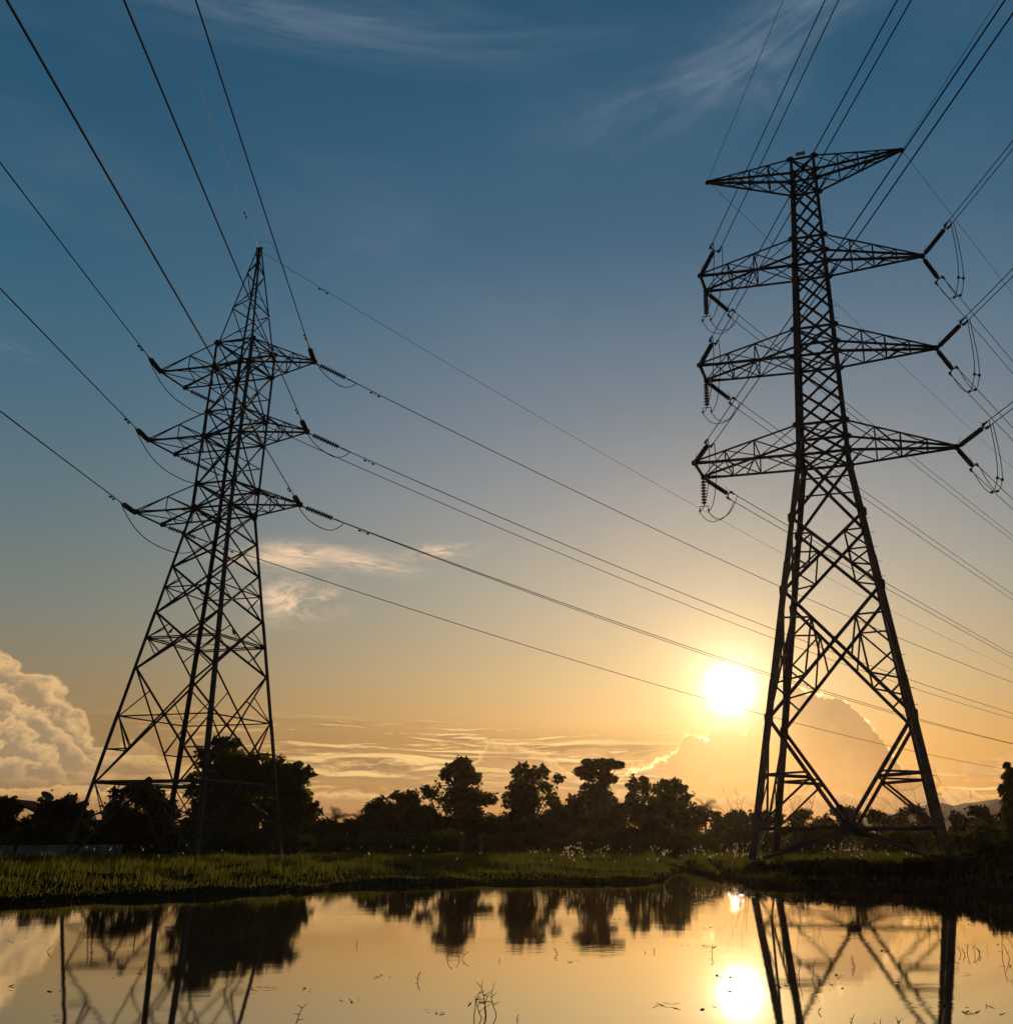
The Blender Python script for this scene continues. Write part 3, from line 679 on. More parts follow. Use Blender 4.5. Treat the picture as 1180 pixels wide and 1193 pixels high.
for k in 'LR':
    for lv in '123':
        for sd in ('L', 'R'):
            kn, kf = ('A'+lv, 'B'+lv) if sd == 'L' else ('R'+lv, 'R'+lv)
            an, axn = insulator(k, kn, 'n', f"strain insulator pointing at the viewer, {where(k, kn)}")
            af, axf = insulator(k, kf, 'f', f"strain insulator pointing away from the viewer, {where(k, kf)}")
            g_ = 'slack jumper loops under the crossarms'
            lbj = f"slack jumper loop hanging under the {where(k, kn)}"
            if k == 'L':
                p, q = an[0]+axn*.35, af[0]+axf*.45
                mb = MB(); mb.tube(loop(p, q, 1.75 if sd == 'L' else 1.15), .028, 6)
                o = mb.build('jumper_cable', 'conductor', smooth=True); props(o, lbj, 'jumper cable', g_)
            elif sd == 'R':
                root = empty('jumper_cable', tuple(an[0]), 0, label=lbj, cat='jumper cable', group=g_)
                pts = [loop(an[i]+axn*.35, af[1-i]+axf*.5, 2.35+.12*i, bulge=(.55,0,0)) for i in (0, 1)]
                for P_ in pts:
                    mb = MB(); mb.tube(P_, .024, 6); o = mb.build('conductor', 'conductor', root, smooth=True); o.location = -Vector(root.location)
                for ii in (8, 15):
                    sp = MB(); sp.tube([pts[0][ii], pts[1][ii]], .03, 6)
                    for c in (pts[0][ii], pts[1][ii]): sp.box(c, (.13,.13,.13))
                    o = sp.build('spacer', 'steel', root); o.location = -Vector(root.location)
            else:
                # jumper carried by a hanging string under the far end of the arm
                t0 = tip(k, kf); t0 = t0+Vector((-.05,-.15,0))
                rt = empty('insulator_string', tuple(t0), 0, label=f"ribbed insulator hanging straight down from the {where(k, kf)}", cat='insulator', group='hanging jumper insulators')
                bot = t0-Vector((0,0,1.95)); pr = []
                for i in range(8):
                    e = 1/8; f0 = i*e; pr += [(f0+.02*e,.05),(f0+.35*e,.05),(f0+.45*e,.17),(f0+.62*e,.185),(f0+.70*e,.06),(f0+.98*e,.05)]
                sh_ = MB(); sh_.lathe(t0-Vector((0,0,.2)), bot+Vector((0,0,.15)), pr, 12); o = sh_.build('shed_stack', 'porcelain', rt); o.location = -t0
                for e0_, e1_ in ((t0, t0-Vector((0,0,.22))), (bot+Vector((0,0,.17)), bot)):
                    hw = MB(); hw.tube([e0_, e1_], .035, 6); o = hw.build('end_fitting', 'steel', rt); o.location = -t0
                cx_ = Vector((math.cos(PY[k]['yaw']), math.sin(PY[k]['yaw']), 0))
                L0, R0 = bot-cx_*.28, bot+cx_*.28
                yk = MB(); yk.tube([L0-Vector((0,0,.28)), L0, R0, R0-Vector((0,0,.28))], .032, 6)
                for q in (L0, R0): yk.box(q-Vector((0,0,.30)), (.11,.18,.11))
                o = yk.build('yoke_plate', 'steel', rt); o.location = -t0
                root = empty('jumper_cable', tuple(an[0]), 0, label=lbj, cat='jumper cable', group=g_)
                ends = [L0-Vector((0,0,.36)), R0-Vector((0,0,.36))]
                for i in (0, 1):
                    mb = MB(); w0 = an[i]+axn*.35
                    mb.tube(loop(w0, ends[i], .55, bulge=(.25,0,0))+loop(ends[i], af[1-i]+axf*.55, .95)[1:], .024, 6)
                    o = mb.build('conductor', 'conductor', root, smooth=True); o.location = -Vector(root.location)
# earth-wire clamp loop at the left peak
mb = MB(); q = tip('L','P'); mb.tube([wire_at('LPn', .8), q+Vector((.1,-.3,.55)), q+Vector((.6,.1,.75)), q+Vector((.95,.6,.4)), wire_at('LPf', 1.6)], .012, 5)
props(mb.build('jumper_cable', 'conductor', smooth=True), 'thin wire loop arching over the peak of the peaked pylon', 'jumper cable')

# two birds resting on the slender pylon
def bird(pos, rz, label):
    mb = MB(); mb.lathe((-.16,0,.02), (.17,0,.14), [(0,.012),(.2,.03),(.45,.075),(.7,.08),(.88,.045),(.94,.05),(1,.01)], 10)
    mb.tube([(-.14,0,.03),(-.34,0,-.06)], [.03,.012], 6); mb.lathe((.14,0,.13), (.26,0,.20), [(0,.03),(.3,.055),(.6,.05),(.8,.02),(1,.004)], 8)
    mb.tube([(.02,.03,.0),(.02,.03,-.07)], .008, 4); mb.tube([(.02,-.03,.0),(.02,-.03,-.07)], .008, 4)
    o = mb.build('bird', 'bird', smooth=True); o.location = pos; o.rotation_euler = (0, R(-38), rz); props(o, label, 'bird', 'birds resting on the slender pylon')
kz = PY['L']; zk = LV['L']['B3'][0]
def onface(A, B, s, t):
    zz = zk-s*(zk-.8); q = lerp(corner('L', A, zz), corner('L', B, zz), t); c, s_ = math.cos(kz['yaw']), math.sin(kz['yaw'])
    return Vector((kz['pos'][0]+q.x*c-q.y*s_, kz['pos'][1]+q.x*s_+q.y*c, zz))
t_ = .405
bird(onface('NR','FR', t_, .30)+Vector((0,0,.22)), R(200), 'small dark bird perched on a strut between the two right legs')
bird(onface('NL','NR', t_, .33)+Vector((0,0,.20)), R(20), 'small dark bird perched on a strut near the left leg')

# ------------------------------------------------------------------ trees
def leaves_quads(C, size, up=.35, aspect=1.9):
    n = len(C); a = rng.normal(size=(n,3)); a[:,2] *= 1-up; a /= np.linalg.norm(a, axis=1)[:,None]
    b = rng.normal(size=(n,3)); b -= a*(a*b).sum(1)[:,None]; b /= np.linalg.norm(b, axis=1)[:,None]
    s = (size*rng.uniform(.6, 1.4, n))[:,None]
    l, w_ = a*s*aspect*.5, b*s*.5
    V = np.stack([C-l, C+w_-l*.1, C+l, C-w_-l*.1], 1).reshape(-1,3)
    return V, np.arange(4*n).reshape(n,4)
def limb_tree(px, top, width, D, label, kind='round', group=None, mat='leaf', base=None, leaf=.26, dens=1., seed=0, low=.12, name='tree', cat='tree'):
    r_ = np.random.default_rng(seed+int(px*7+top*13)); global rng
    keep = rng; rng = r_
    p = at(px, top, D); zb = float(height(p.x, p.y)) if base is None else base
    H_ = p.z-zb; W = width*D/FPX*1.02/2
    leaf *= {'open':1.0,'feather':.9,'round':.9}.get(kind, .8); root = empty(name, (p.x, p.y, zb), r_.uniform(0, 6), label=label, cat=cat, group=group)
    # crown: leafy clumps carried at the ends of limbs
    cl = []
    nclump = {'round':46,'flat':34,'feather':80,'open':58,'bush':20}[kind]
    for i in range(nclump):
        if kind == 'flat':
            t = r_.uniform(0, 1); ph = r_.uniform(0, 6.28); rad = W*.95*math.sqrt(r_.uniform(0,1)); z = H_*(.74+.22*r_.uniform()*(1-.3*(rad/W)**2)) if i > 13 else H_*r_.uniform(.15,.75)
            if i <= 13: rad *= .72
            rr = W*r_.uniform(.22,.36)
            cl.append((rad*math.cos(ph), rad*math.sin(ph), min(z, H_-rr*.6), rr, .6))
        else:
            ph = r_.uniform(0, 6.28); u = r_.uniform(-1, 1)
            lo = {'round':low,'feather':.05,'open':low,'bush':.0}[kind]
            zc = lerp(lo, .97, .5+.5*u); prof = {'round':math.sqrt(max(0, 1-(u*.93)**2.4)) if u > 0 else 1-.1*abs(u), 'open':math.sqrt(max(.02, 1-(u*.95)**1.8)) if u > 0 else 1-.18*abs(u), 'feather':(1-max(0,u)**1.6*.72), 'bush':math.sqrt(max(0.05, 1-max(0,u)**2*.9))}[kind]
            rad = W*prof*r_.uniform(.25,.95)
            rr = W*r_.uniform(.22,.38)*{'round':.86,'open':.68,'feather':.58,'bush':1.1}[kind]
            z = zc*(H_-rr*.6)
            rr *= 1-.3*max(0, u); cl.append((rad*math.cos(ph), rad*math.sin(ph), z, rr, .85))
    if kind != 'bush':
        pk = max(cl, key=lambda c: c[2]); dz_ = H_-(pk[2]+pk[3]*.62)
        cl = [(x, y, z+dz_*max(0, z/H_)**3, rr, f) for x, y, z, rr, f in cl]
    C = []
    for x, y, z, rr, f in cl:
        n = int(max(60, 24*dens*(rr/leaf)**1.8*{'open':.62,'feather':.75}.get(kind, .85)))
        d = r_.normal(size=(n,3)); d /= np.linalg.norm(d, axis=1)[:,None]
        rad = rr*np.clip(r_.uniform(.15, 1, n)**.45*(1+.18*np.sin(d[:,0]*5+x)+.15*np.sin(d[:,2]*7+y)), 0, 1.25)
        q = np.array([x,y,z])+d*rad[:,None]*np.array([1,1,f])
        if kind == 'feather': q[:,2] -= .25*rr*(rad/rr)**2
        C.append(q)
        if kind in ('feather','open','round') and r_.uniform() < .85:   # sprays that break the outline
            for _ in range(6 if kind == 'feather' else 3):
                dd = r_.normal(size=3); dd[2] = abs(dd[2])*.8; dd /= np.linalg.norm(dd); m = int(12*dens)
                tt = r_.uniform(.7, 1.75 if kind == 'feather' else 1.5, m)[:,None]; C.append(np.array([x,y,z])+dd*rr*tt*np.array([1,1,f])+r_.normal(size=(m,3))*leaf*.5)
    if kind in ('open','round','flat','feather'):       # thinner leafage between the clumps
        m = int(1300*dens*(.8 if kind == 'flat' else .5 if kind == 'feather' else 1)); u = r_.uniform(-1, .9, m); ph = r_.uniform(0, 6.28, m)
        pr = np.where(u > 0, np.sqrt(np.clip(1-np.abs(u)**2, .02, 1)), 1-.12*np.abs(u))*(.62 if kind == 'flat' else .80)
        rd = W*pr*np.sqrt(r_.uniform(0, 1, m)); C.append(np.stack([rd*np.cos(ph), rd*np.sin(ph), H_*((.5 if kind != 'feather' else .38)+(.46 if kind != 'feather' else .36)*u)], 1))
    C = np.concatenate(C); C = C[C[:,2] > .02]
    V, F = leaves_quads(C, leaf, .2, 2.6 if kind == 'feather' else 1.8)
    # trunk and limbs reaching into the clumps
    tb = MB(); hub = Vector((0,0,H_*(.42 if kind != 'bush' else .15))); r0 = max(.06, H_*.024)
    if kind == 'feather' or kind == 'bush':
        for i in range(9):
            x, y, z, rr, f = cl[i*len(cl)//9]; q = Vector((x,y,z)); b0 = Vector((x*.12, y*.12, -.1))
            tb.tube([b0, lerp(b0, q, .45)+Vector((0,0,.2*H_*.4)), q], [r0*.5, r0*.36, r0*.12], 6)
    else:
        j = Vector((r_.uniform(-.2,.2), r_.uniform(-.2,.2), 0)); tb.tube([(0,0,-.15), j*.5+Vector((0,0,hub.z*.5)), hub+j, hub+j*2+Vector((0,0,H_*.3))], [r0*1.25, r0, r0*.8, r0*.3], 8)
        for x, y, z, rr, f in cl:
            q = Vector((x,y,z)); s_ = hub*min(1, max(.35, z/H_))+j
            tb.tube([s_, lerp(s_, q, .5)+Vector((0,0,.05*H_)), q], [r0*.42, r0*.26, r0*.08], 5)
    npmesh('crown', V, F, mat, root); tb.build('trunk' if kind != 'bush' else 'stem', 'bark', root)
    rng = keep
    return root
def palm(px, top, width, D, label):
    p = at(px, top, D); zb = float(height(p.x, p.y)); H_ = p.z-zb; W = width*D/FPX/2; r_ = np.random.default_rng(int(px))
    root = empty('palm_tree', (p.x, p.y, zb), 0, label=label, cat='palm')
    tb = MB(); tb.tube([(0,0,-.1), (.1,0,H_*.4), (0,.1,H_-W*.7)], [.18,.14,.12], 8); tb.build('trunk', 'bark', root)
    V, F = [], []
    for i in range(15):
        ph = i*2.4+r_.uniform(-.2,.2); el_ = r_.uniform(.1, 1.3); L_ = W*1.15; c = np.array([0,.1,H_-W*.7])
        pts = []
        for t in np.linspace(0, 1, 9):
            rad = L_*t*math.cos(el_)+.0; z = L_*(t*math.sin(el_)-.75*t*t*(.9-.35*el_)); pts.append(c+np.array([rad*math.cos(ph), rad*math.sin(ph), z]))
        for j_ in range(1, 9):
            for sg in (-1, 1):
                for q in (0, .5):
                    b = pts[j_]*(1-q)+pts[j_-1]*q; sd = np.array([-math.sin(ph), math.cos(ph), -.45])*sg*L_*.30*(1-.6*abs(j_/8-.45)); d = (pts[j_]-pts[j_-1])*.45
                    n0 = len(V); V += [b-d*.25, b+sd+d*.6, b+sd*.98+d*.75, b+d*.25]; F.append([n0, n0+1, n0+2, n0+3])
    npmesh('crown', np.array(V), np.array(F), 'leaf_dark', root)
GT = 'trees along the far side of the field'
limb_tree(304, 878, 124, 84, 'big bushy feathery tree behind the slender pylon', 'feather', None, 'leaf_b', leaf=.21, dens=1.5, seed=1)
limb_tree(268, 858, 74, 86, 'tall loose leafy tree rising beside the big bushy tree', 'open', None, 'leaf_b', leaf=.2, dens=1.3, seed=4, low=.25)
limb_tree(346, 888, 50, 82, 'leaning leafy tree with a lit sprig at the right of the bushy tree', 'open', None, 'leaf_b', leaf=.2, dens=1.4, seed=6, low=.02)
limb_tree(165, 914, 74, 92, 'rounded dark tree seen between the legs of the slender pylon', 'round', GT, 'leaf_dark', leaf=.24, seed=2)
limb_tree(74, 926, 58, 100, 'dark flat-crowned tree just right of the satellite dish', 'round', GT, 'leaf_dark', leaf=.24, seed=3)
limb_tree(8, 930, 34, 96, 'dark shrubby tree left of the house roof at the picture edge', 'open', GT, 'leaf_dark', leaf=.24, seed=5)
limb_tree(466, 919, 68, 112, 'low broad round tree right of the two small palms', 'round', GT, 'leaf', leaf=.27, seed=8)
limb_tree(535, 885, 80, 116, 'tall open-crowned tree with a ragged side branch', 'open', GT, 'leaf', leaf=.27, seed=9, low=.05, dens=1.15)
limb_tree(622, 890, 82, 114, 'broad domed tree just left of the flat-topped tree', 'round', GT, 'leaf', leaf=.27, seed=10, low=.04, dens=.9)
limb_tree(696, 881, 52, 120, 'tall flat-topped tree standing above its neighbours', 'flat', GT, 'leaf', leaf=.25, seed=12, dens=1.4)
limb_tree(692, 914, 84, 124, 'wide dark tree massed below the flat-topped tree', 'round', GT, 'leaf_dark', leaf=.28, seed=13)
limb_tree(746, 904, 46, 118, 'narrow upright tree right of the flat-topped tree', 'open', GT, 'leaf', leaf=.25, seed=14, low=.0)
limb_tree(784, 908, 52, 112, 'small leafy tree nearest the sun on the tree line', 'open', GT, 'leaf', leaf=.25, seed=15, low=.1)
limb_tree(1180, 888, 46, 70, 'leafy tree at the right edge beyond the flat-topped pylon', 'open', GT, 'leaf', leaf=.2, seed=16, low=.05, dens=1.2)
palm(392, 940, 34, 105, 'small palm left of the low broad round tree')
palm(419, 944, 26, 108, 'short palm with a drooping frond beside the low broad tree')
palm(820, 928, 36, 120, 'spiky palm under the sun on the tree line')
GB = 'bushes along the far side of the field'
bushes = [(-15,945,70,100,'bush against the house wall at the left edge'),(45,952,60,88,'bush below the satellite dish'),(118,950,56,94,'low bush between the two left trees'),(215,948,70,90,'bush under the slender pylon'),
 (376,950,54,98,'bush at the foot of the small palm'),(405,950,54,98,'dark bush between the two palms'),(440,943,58,108,'bush left under the low broad tree'),(500,936,66,110,'bush between the low broad tree and the open tree'),
 (560,938,66,112,'bush under the ragged side branch'),(590,940,56,108,'bush left of the domed tree'),(654,936,60,112,'bush right of the domed tree'),(724,930,58,114,'bush below the narrow upright tree'),
 (767,924,52,108,'bush left of the small sunlit tree'),(812,934,60,106,'bush beside the spiky palm'),(852,930,64,112,'rounded bush directly below the sun'),(893,938,52,118,'bush seen at the left leg of the flat-topped pylon'),
 (935,940,56,116,'bush between the left legs of the flat-topped pylon'),(980,936,50,120,'bush at mid span under the flat-topped pylon'),(1022,940,56,118,'bush right of mid span under the flat-topped pylon'),(1062,934,52,112,'bush left of the right pylon leg'),
 (1108,940,58,116,'bush just right of the flat-topped pylon'),(1145,934,52,108,'bush left of the right-edge tree'),(1188,932,60,104,'bush behind the right-edge tree')]
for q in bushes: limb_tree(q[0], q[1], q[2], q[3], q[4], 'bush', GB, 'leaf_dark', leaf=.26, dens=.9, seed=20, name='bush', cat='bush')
front = [(20,968,90,92,'low scrub in front of the pale wall end'),(285,962,120,76,'low scrub at the foot of the big bushy tree'),(400,970,100,92,'low scrub below the palms'),(500,968,110,96,'low scrub below the low broad tree'),(610,968,110,96,'low scrub below the domed tree'),
 (700,964,100,94,'low scrub below the flat-topped tree'),(790,962,90,84,'sunlit scrub left of the sun path'),(860,960,80,82,'sunlit scrub under the sun'),(950,958,90,80,'scrub between the pylon legs'),(1040,960,80,78,'scrub by the right pylon leg'),(1150,955,90,70,'scrub right of the pylon')]
for q in front: limb_tree(q[0], q[1], q[2], q[3], q[4], 'bush', 'low scrub along the field edge', 'leaf', leaf=.22, dens=.8, seed=33, name='bush', cat='scrub')
# bushes on the right-hand bank; its shade is put into their dark leaf colour
bank = [(890,1004,60,48,'dark bank bush at the left foot of the flat-topped pylon'),(948,1002,80,46.5,'dark bank bush under the pylon bracing'),(1012,1003,84,45.5,'dark bank bush under the middle of the pylon'),
        (1072,1000,80,45,'dark bank bush by the right pylon foot'),(1126,993,84,44.5,'tall dark bank bush right of the pylon'),(1182,980,90,44,'tallest dark bank bush at the right edge')]
for q in bank: limb_tree(q[0], q[1], q[2], q[3], q[4], 'bush', 'bushes on the right bank of the pond', 'leaf_dark', leaf=.15, dens=1.5, seed=41, name='bush', cat='bush')
# dry leafless shrubs near the pylon foot
def bare(px, top, D, label, seed):
    r_ = random.Random(seed); p = at(px, top, D); zb = float(height(p.x, p.y)); H_ = p.z-zb
    mb = MB()
    for i in range(7):
        ph = r_.uniform(0, 6.28); q = Vector((0,0,-.05)); d = Vector((.35*math.cos(ph), .35*math.sin(ph), 1)); pts = [q.copy()]
        for s in range(6):
            d += Vector((r_.uniform(-.25,.25), r_.uniform(-.25,.25), r_.uniform(-.1,.05)-(.12 if s > 3 else 0))); q = q+d.normalized()*H_*r_.uniform(.14,.19); pts.append(q.copy())
            if s > 1:
                e = Vector((r_.uniform(-1,1), r_.uniform(-1,1), r_.uniform(.1,.9))).normalized()*H_*.16; mb.tube([q, q+e*.6+Vector((0,0,.02)), q+e], [.012,.009,.004], 4)
        mb.tube(pts, [.03,.026,.022,.018,.014,.010,.005], 5)
    o = mb.build('dry_shrub', 'dry'); o.location = (p.x, p.y, zb); props(o, label, 'shrub', 'leafless shrubs by the flat-topped pylon')
bare(1066, 905, 63, 'leafless dry shrub with arching twigs at the right pylon foot', 3); bare(920, 915, 66, 'leafless dry shrub behind the left pylon legs', 5); bare(1005, 925, 68, 'small leafless shrub under the pylon middle', 9); bare(868, 918, 70, 'thin leafless shrub left of the flat-topped pylon', 12)

# ------------------------------------------------------------------ house, wall, gate, post
p = at(22, 955, 104); zb = float(height(p.x, p.y))
house = empty('house', (p.x, p.y, zb), R(14), label='low house with a dark pitched roof and satellite dish, far left', cat='house')
mb = MB(); mb.box((0,0,1.3), (7.2,6,2.8)); mb.build('wall', 'render', house)
mb = MB(); w2, l2, e0, e1 = 4.2, 3.6, 2.65, 4.55
prof = [(-w2,e0),(0,e1),(w2,e0),(w2,e0+.14),(0,e1+.16),(-w2,e0+.14)]
mb.add([(x, -l2, z) for x, z in prof]+[(x, l2, z) for x, z in prof], [(i, (i+1) % 6, (i+1) % 6+6, i+6) for i in range(6)]+[(0,5,4,1),(1,4,3,2),(6,7,10,11),(7,8,9,10)])
rf = mb.build('roof', 'roof', house)
mb = MB(); mb.tube([(2.2,-1,3.6),(2.2,-1,4.75)], .04, 6); c = Vector((2.2,-1,4.95)); ax = Vector((.55,-.35,.75)).normalized()
mb.lathe(c-ax*.16, c+ax*.12, [(0,.02),(.12,.17),(.4,.36),(.75,.52),(1,.6)], 18); mb.tube([c-ax*.1, c+ax*.75], .02, 5); mb.box(c+ax*.75, (.14,.14,.14))
mb.build('satellite_dish', 'steel', house)
mb = MB(); mb.box((-1.6,-3.02,1.5), (1.1,.06,1.1)); f = mb.build('window', 'roof', house)
def wall_run(px0, px1, top, D, tilt, label):
    a, b = at(px0, top, D), at(px1, top, D); zb = float(height(a.x, a.y)); L_ = math.hypot(b.x-a.x, b.y-a.y); h_ = a.z-zb
    o = empty('boundary_wall', (a.x, a.y, zb), math.atan2(b.y-a.y, b.x-a.x), label=label, cat='wall', group='pale sheet walls behind the left bank')
    mb = MB(); n = int(L_/.18)
    V0 = []
    for i in range(n+1):
        y_ = .03*math.sin(i*math.pi/2); V0 += [(i*L_/n, y_, -.2), (i*L_/n+tilt, y_, h_)]
    V1 = [(x, y_+.03, z) for x, y_, z in V0]; m = len(V0)
    mb.add(V0+V1, [(2*i, 2*i+2, 2*i+3, 2*i+1) for i in range(n)]+[(m+2*i+1, m+2*i+3, m+2*i+2, m+2*i) for i in range(n)]+[(2*i+1, 2*i+3, m+2*i+3, m+2*i+1) for i in range(n)])
    mb.build('sheet', 'wallmat', o)
    mb = MB()
    for i in range(int(L_/2.2)+1): mb.box((min(L_-.06, .06+i*2.2), .12, h_/2-.1), (.09,.09,h_+.1))
    mb.build('posts_and_rail' if False else 'rail', 'steel', o)
wall_run(-40, 17, 985, 80, 0, 'grey sheet wall at the far left edge of the bank')
wall_run(19, 142, 984.5, 78, .12, 'pale leaning sheet wall behind the foot of the slender pylon')
for px, lb in ((538,'pale gate pillar below the ragged tree, left of two'),(561,'pale gate pillar below the ragged tree, right of two')):
    q = at(px, 974, 92); zb = float(height(q.x, q.y)); mb = MB(); mb.box((0,0,(q.z-zb)/2), (.38,.38,q.z-zb)); mb.box((0,0,q.z-zb+.05), (.5,.5,.1))
    o = mb.build('gate_pillar', 'render'); o.location = (q.x, q.y, zb); props(o, lb, 'gate pillar', 'pale gate pillars in the trees')
q = at(354, 948, 76); zb = float(height(q.x, q.y)); mb = MB(); mb.tube([(0,0,-.2),(.03,0,q.z-zb)], [.07,.05], 7); mb.box((0.03,0,q.z-zb-.25), (.5,.06,.08)); o = mb.build('wooden_post', 'dry'); o.location = (q.x, q.y, zb)
props(o, 'thin wooden post right of the big bushy tree', 'post')

# ------------------------------------------------------------------ grass
def blades(n, xr, yr, hmin, hmax, wid, mask=None, lean=.35, power=1.):
    x = rng.uniform(*xr, n); y = yr[0]+(yr[1]-yr[0])*rng.uniform(0, 1, n)**power
    t = y-shore(x); keep = t > rng.uniform(-.1, .35, n)
    if mask is not None: keep &= mask(x, y, t)
    x, y, t = x[keep], y[keep], t[keep]; n = len(x); z = height(x, y)
    cl = .5+.5*np.sin(x*.55+1.7*np.sin(y*.35))*np.sin(y*.5+.9*np.sin(x*.4)); cl2 = .5+.5*np.sin(x*2.1+y*1.3)
    h = (hmin+(hmax-hmin)*np.clip(cl*.75+cl2*.25, 0, 1))*rng.uniform(.55, 1.15, n)*(.30+.70*smooth01(t/9))
    ph = rng.uniform(0, 2*np.pi, n); le = rng.uniform(.05, lean, n)*h; w_ = wid*rng.uniform(.6, 1.5, n)
    px_, py_ = np.cos(ph+np.pi/2)*w_/2, np.sin(ph+np.pi/2)*w_/2
    V = np.zeros((n,6,3))
    for q, (f, l, k) in enumerate(((0,0,1),(.55,.28,.8),(1,1,.12))):
        cx_, cy_ = x+np.cos(ph)*le*l, y+np.sin(ph)*le*l
        V[:,2*q] = np.stack([cx_-px_*k, cy_-py_*k, z-.03+h*f], 1); V[:,2*q+1] = np.stack([cx_+px_*k, cy_+py_*k, z-.03+h*f], 1)
    b = np.arange(n)[:,None]*6; F = np.concatenate([b+np.array([[0,1,3,2]]), b+np.array([[2,3,5,4]])], 0)
    return V.reshape(-1,3), F
def patchy(x, y, t):                        # bare, trodden gaps between the clumps; thinned on the right so the bank shows dark, as in shade
    g = np.sin(x*.8+2*np.sin(y*.45))*np.sin(y*1.05+1.3*np.sin(x*.6)); return (g > rng.uniform(-1.1, .35, len(x))) & ~((x > 7.5) & (t < 10) & (rng.uniform(0, 1, len(x)) < .75))
parts = [blades(110000, (-44, 32), (27, 56), .14, .58, .030, patchy), blades(50000, (-50, 38), (52, 74), .22, .60, .045, patchy), blades(22000, (-44, 32), (27, 50), .10, .42, .03, lambda x, y, t: (t < 2.2) & ((x < 7.5) | (rng.uniform(0, 1, len(x)) < .3)), .8),
         blades(16000, (7, 34), (33, 56), .3, .9, .03, patchy), blades(16000, (-44, 32), (28, 62), .6, 1.0, .026, lambda x, y, t: (np.sin(x*1.3+y*.6)*np.sin(y*1.7-x*.4) > .62) & (t > 1.5), .5)]
Vs, Fs, b = [], [], 0
for V, F in parts: Vs.append(V); Fs.append(F+b); b += len(V)
gr = npmesh('grass', np.concatenate(Vs), np.concatenate(Fs), 'grass'); props(gr, kind='stuff')
# pale seed plumes standing above the grass
def plumes(spots):
    V, F = [], []
    for x, y, h in spots:
        z = float(height(x, y)); ph = rng.uniform(0, 6.28); le = rng.uniform(.05,.28); top = np.array([x+le*math.cos(ph), y+le*math.sin(ph), z+h])
        n0 = len(V); pass
        d = np.array([math.cos(ph)*.45, math.sin(ph)*.45, .8]); L_ = rng.uniform(.10,.22); wd = rng.uniform(.02,.042)
        for r_ in range(3):
            a = r_*2.09+ph; sd = np.array([math.cos(a), math.sin(a), 0])*wd; n0 = len(V)
            V += [top, top+d*L_*.4+sd, top+d*L_, top+d*L_*.5-sd*.3]; F.append([n0, n0+1, n0+2, n0+3])
    return np.array(V), np.array(F)
spots = []
for px0, px1, r0, r1, n in ((640,735,986,996,45),(725,875,984,1004,120),(880,1010,984,996,50),(300,640,985,996,18),(90,300,988,1000,14),(990,1080,972,985,10)):
    cc = rng.uniform(px0, px1, max(3, n//9))
    for _ in range(n):
        px = rng.choice(cc)+rng.normal()*(px1-px0)*.045 if rng.uniform() < .75 else rng.uniform(px0, px1); d = rng.uniform(48, 62); q = at(px, 1000, d)
        if q.y > shore(q.x)+1: spots.append((q.x, q.y, rng.uniform(.5, .95)))
V, F = plumes(spots); sp = npmesh('grass_seed_heads', V, F, 'seed'); props(sp, kind='stuff')

# ------------------------------------------------------------------ stems standing in the pond
def stems(px, row, hpx, n, label, seed, spread=.25, group=None):
    r_ = random.Random(seed); d = dist_row(row); p = at(px, row, d); mb = MB(); H_ = hpx*d/FPX
    for i in range(n):
        q = Vector((r_.uniform(-spread, spread), r_.uniform(-spread, spread)*.5, -.05)); dd = Vector((r_.uniform(-.25,.25), r_.uniform(-.2,.2), 1)); pts = [q.copy()]
        hh = H_*r_.uniform(.55, 1.0)
        for s in range(5):
            dd += Vector((r_.uniform(-.35,.35), r_.uniform(-.2,.2), -.05*s)); q = q+dd.normalized()*hh/4.4; pts.append(q.copy())
            if s in (1,2,3) and r_.random() < .6:
                e = Vector((r_.choice((-1,1))*r_.uniform(.4,1), r_.uniform(-.3,.3), r_.uniform(.1,.9))).normalized()*hh*.24; mb.tube([q, q+e], [.005,.002], 4)
        mb.tube(pts, [.006,.0055,.005,.0045,.004,.002], 5)
    o = mb.build('reed_stem', 'dry'); o.location = (p.x, p.y, 0); props(o, label, 'reed', group or 'bare stems poking out of the pond')
stems(361, 1190, 34, 1, 'single bent stem in the pond near the bottom edge', 1)
stems(553, 1184, 40, 3, 'tall trio of bare stems in the pond, bottom centre', 2, .14); stems(573, 1182, 34, 2, 'branched pair of stems beside the tall trio', 3, .1)
stems(617, 1186, 16, 1, 'short bent stem right of the tall trio', 4); stems(533, 1116, 14, 3, 'small twiggy tuft in the bright mid pond', 5, .2)
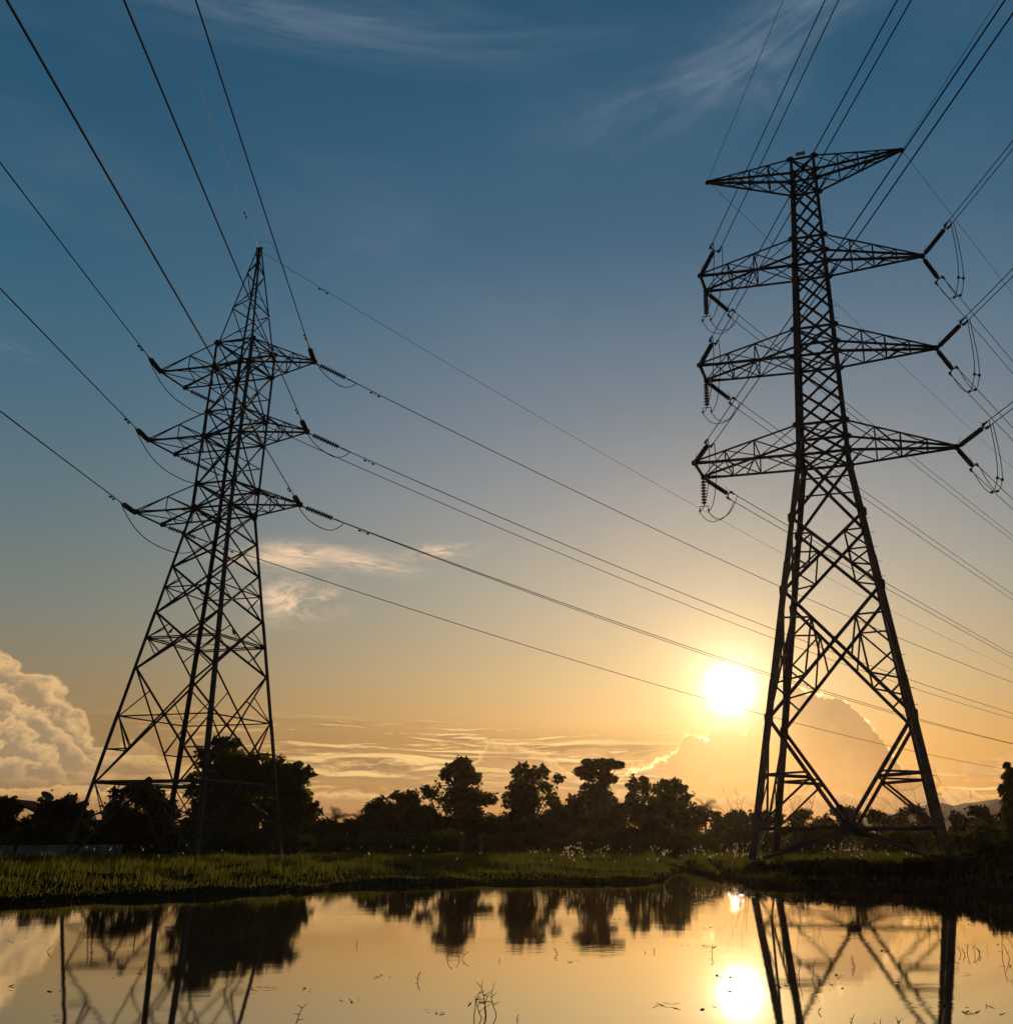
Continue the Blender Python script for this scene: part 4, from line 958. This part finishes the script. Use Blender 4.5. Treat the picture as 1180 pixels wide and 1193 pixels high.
stems(405, 1098, 14, 1, 'hooked stem near the big tree reflection', 6); stems(589, 1118, 8, 1, 'tiny stem right of the twiggy tuft', 7)
stems(659, 1112, 16, 1, 'thin stem left of the sun reflection', 8); stems(755, 1110, 10, 2, 'pair of tiny stems left of the sun reflection', 9)
stems(826, 1112, 14, 1, 'upright sprig just left of the sun reflection', 10); stems(946, 1138, 30, 3, 'twiggy clump right of the sun reflection', 11, .2)
stems(954, 1176, 16, 1, 'low stem between the reflected pylon legs', 12); stems(998, 1122, 20, 2, 'leaning stem under the reflected pylon', 13, .1)
stems(1138, 1104, 14, 6, 'bushy floating tuft right of the reflected leg', 14, .35); stems(1172, 1108, 26, 3, 'upright stems at the right edge of the pond', 15, .15)
stems(1153, 1160, 10, 1, 'tiny stem near the right edge', 16); stems(1045, 1188, 12, 5, 'leafy scrap by the dark leg reflection', 17, .25); stems(1010, 1190, 20, 1, 'stem at the bottom right of the pond', 18)
stems(30, 1178, 14, 2, 'bent twigs at the bottom left of the pond', 19, .3); stems(42, 1092, 14, 1, 'dark sprig in the far left pond', 20); stems(310, 1122, 10, 2, 'short twigs under the tree reflection', 21)
stems(440, 1134, 8, 1, 'speck of weed in the middle of the pond', 22); stems(468, 1140, 16, 1, 'faint bent stem in the middle of the pond', 23)

# scraps of floating weed
V, F = [], []
for _ in range(70):
    d = 13+26*rng.uniform()**1.3; q = at(rng.uniform(0, 1180), 1060, d)
    for k_ in range(rng.integers(2, 7)):
        c = np.array([q.x, q.y, .006+.004*k_])+np.array([rng.normal()*.10, rng.normal()*.16, 0]); a_ = rng.uniform(0, 6.28); l_ = rng.uniform(.03,.09); w_ = l_*rng.uniform(.15,.45)
        u_ = np.array([math.cos(a_), math.sin(a_), rng.uniform(0,.25)]); v_ = np.array([-math.sin(a_), math.cos(a_), 0]); n0 = len(V)
        V += [c-u_*l_, c+v_*w_, c+u_*l_, c-v_*w_]; F.append([n0, n0+1, n0+2, n0+3])
pw = npmesh('pond_weed', np.array(V), np.array(F), 'leaf_dark'); props(pw, kind='stuff')
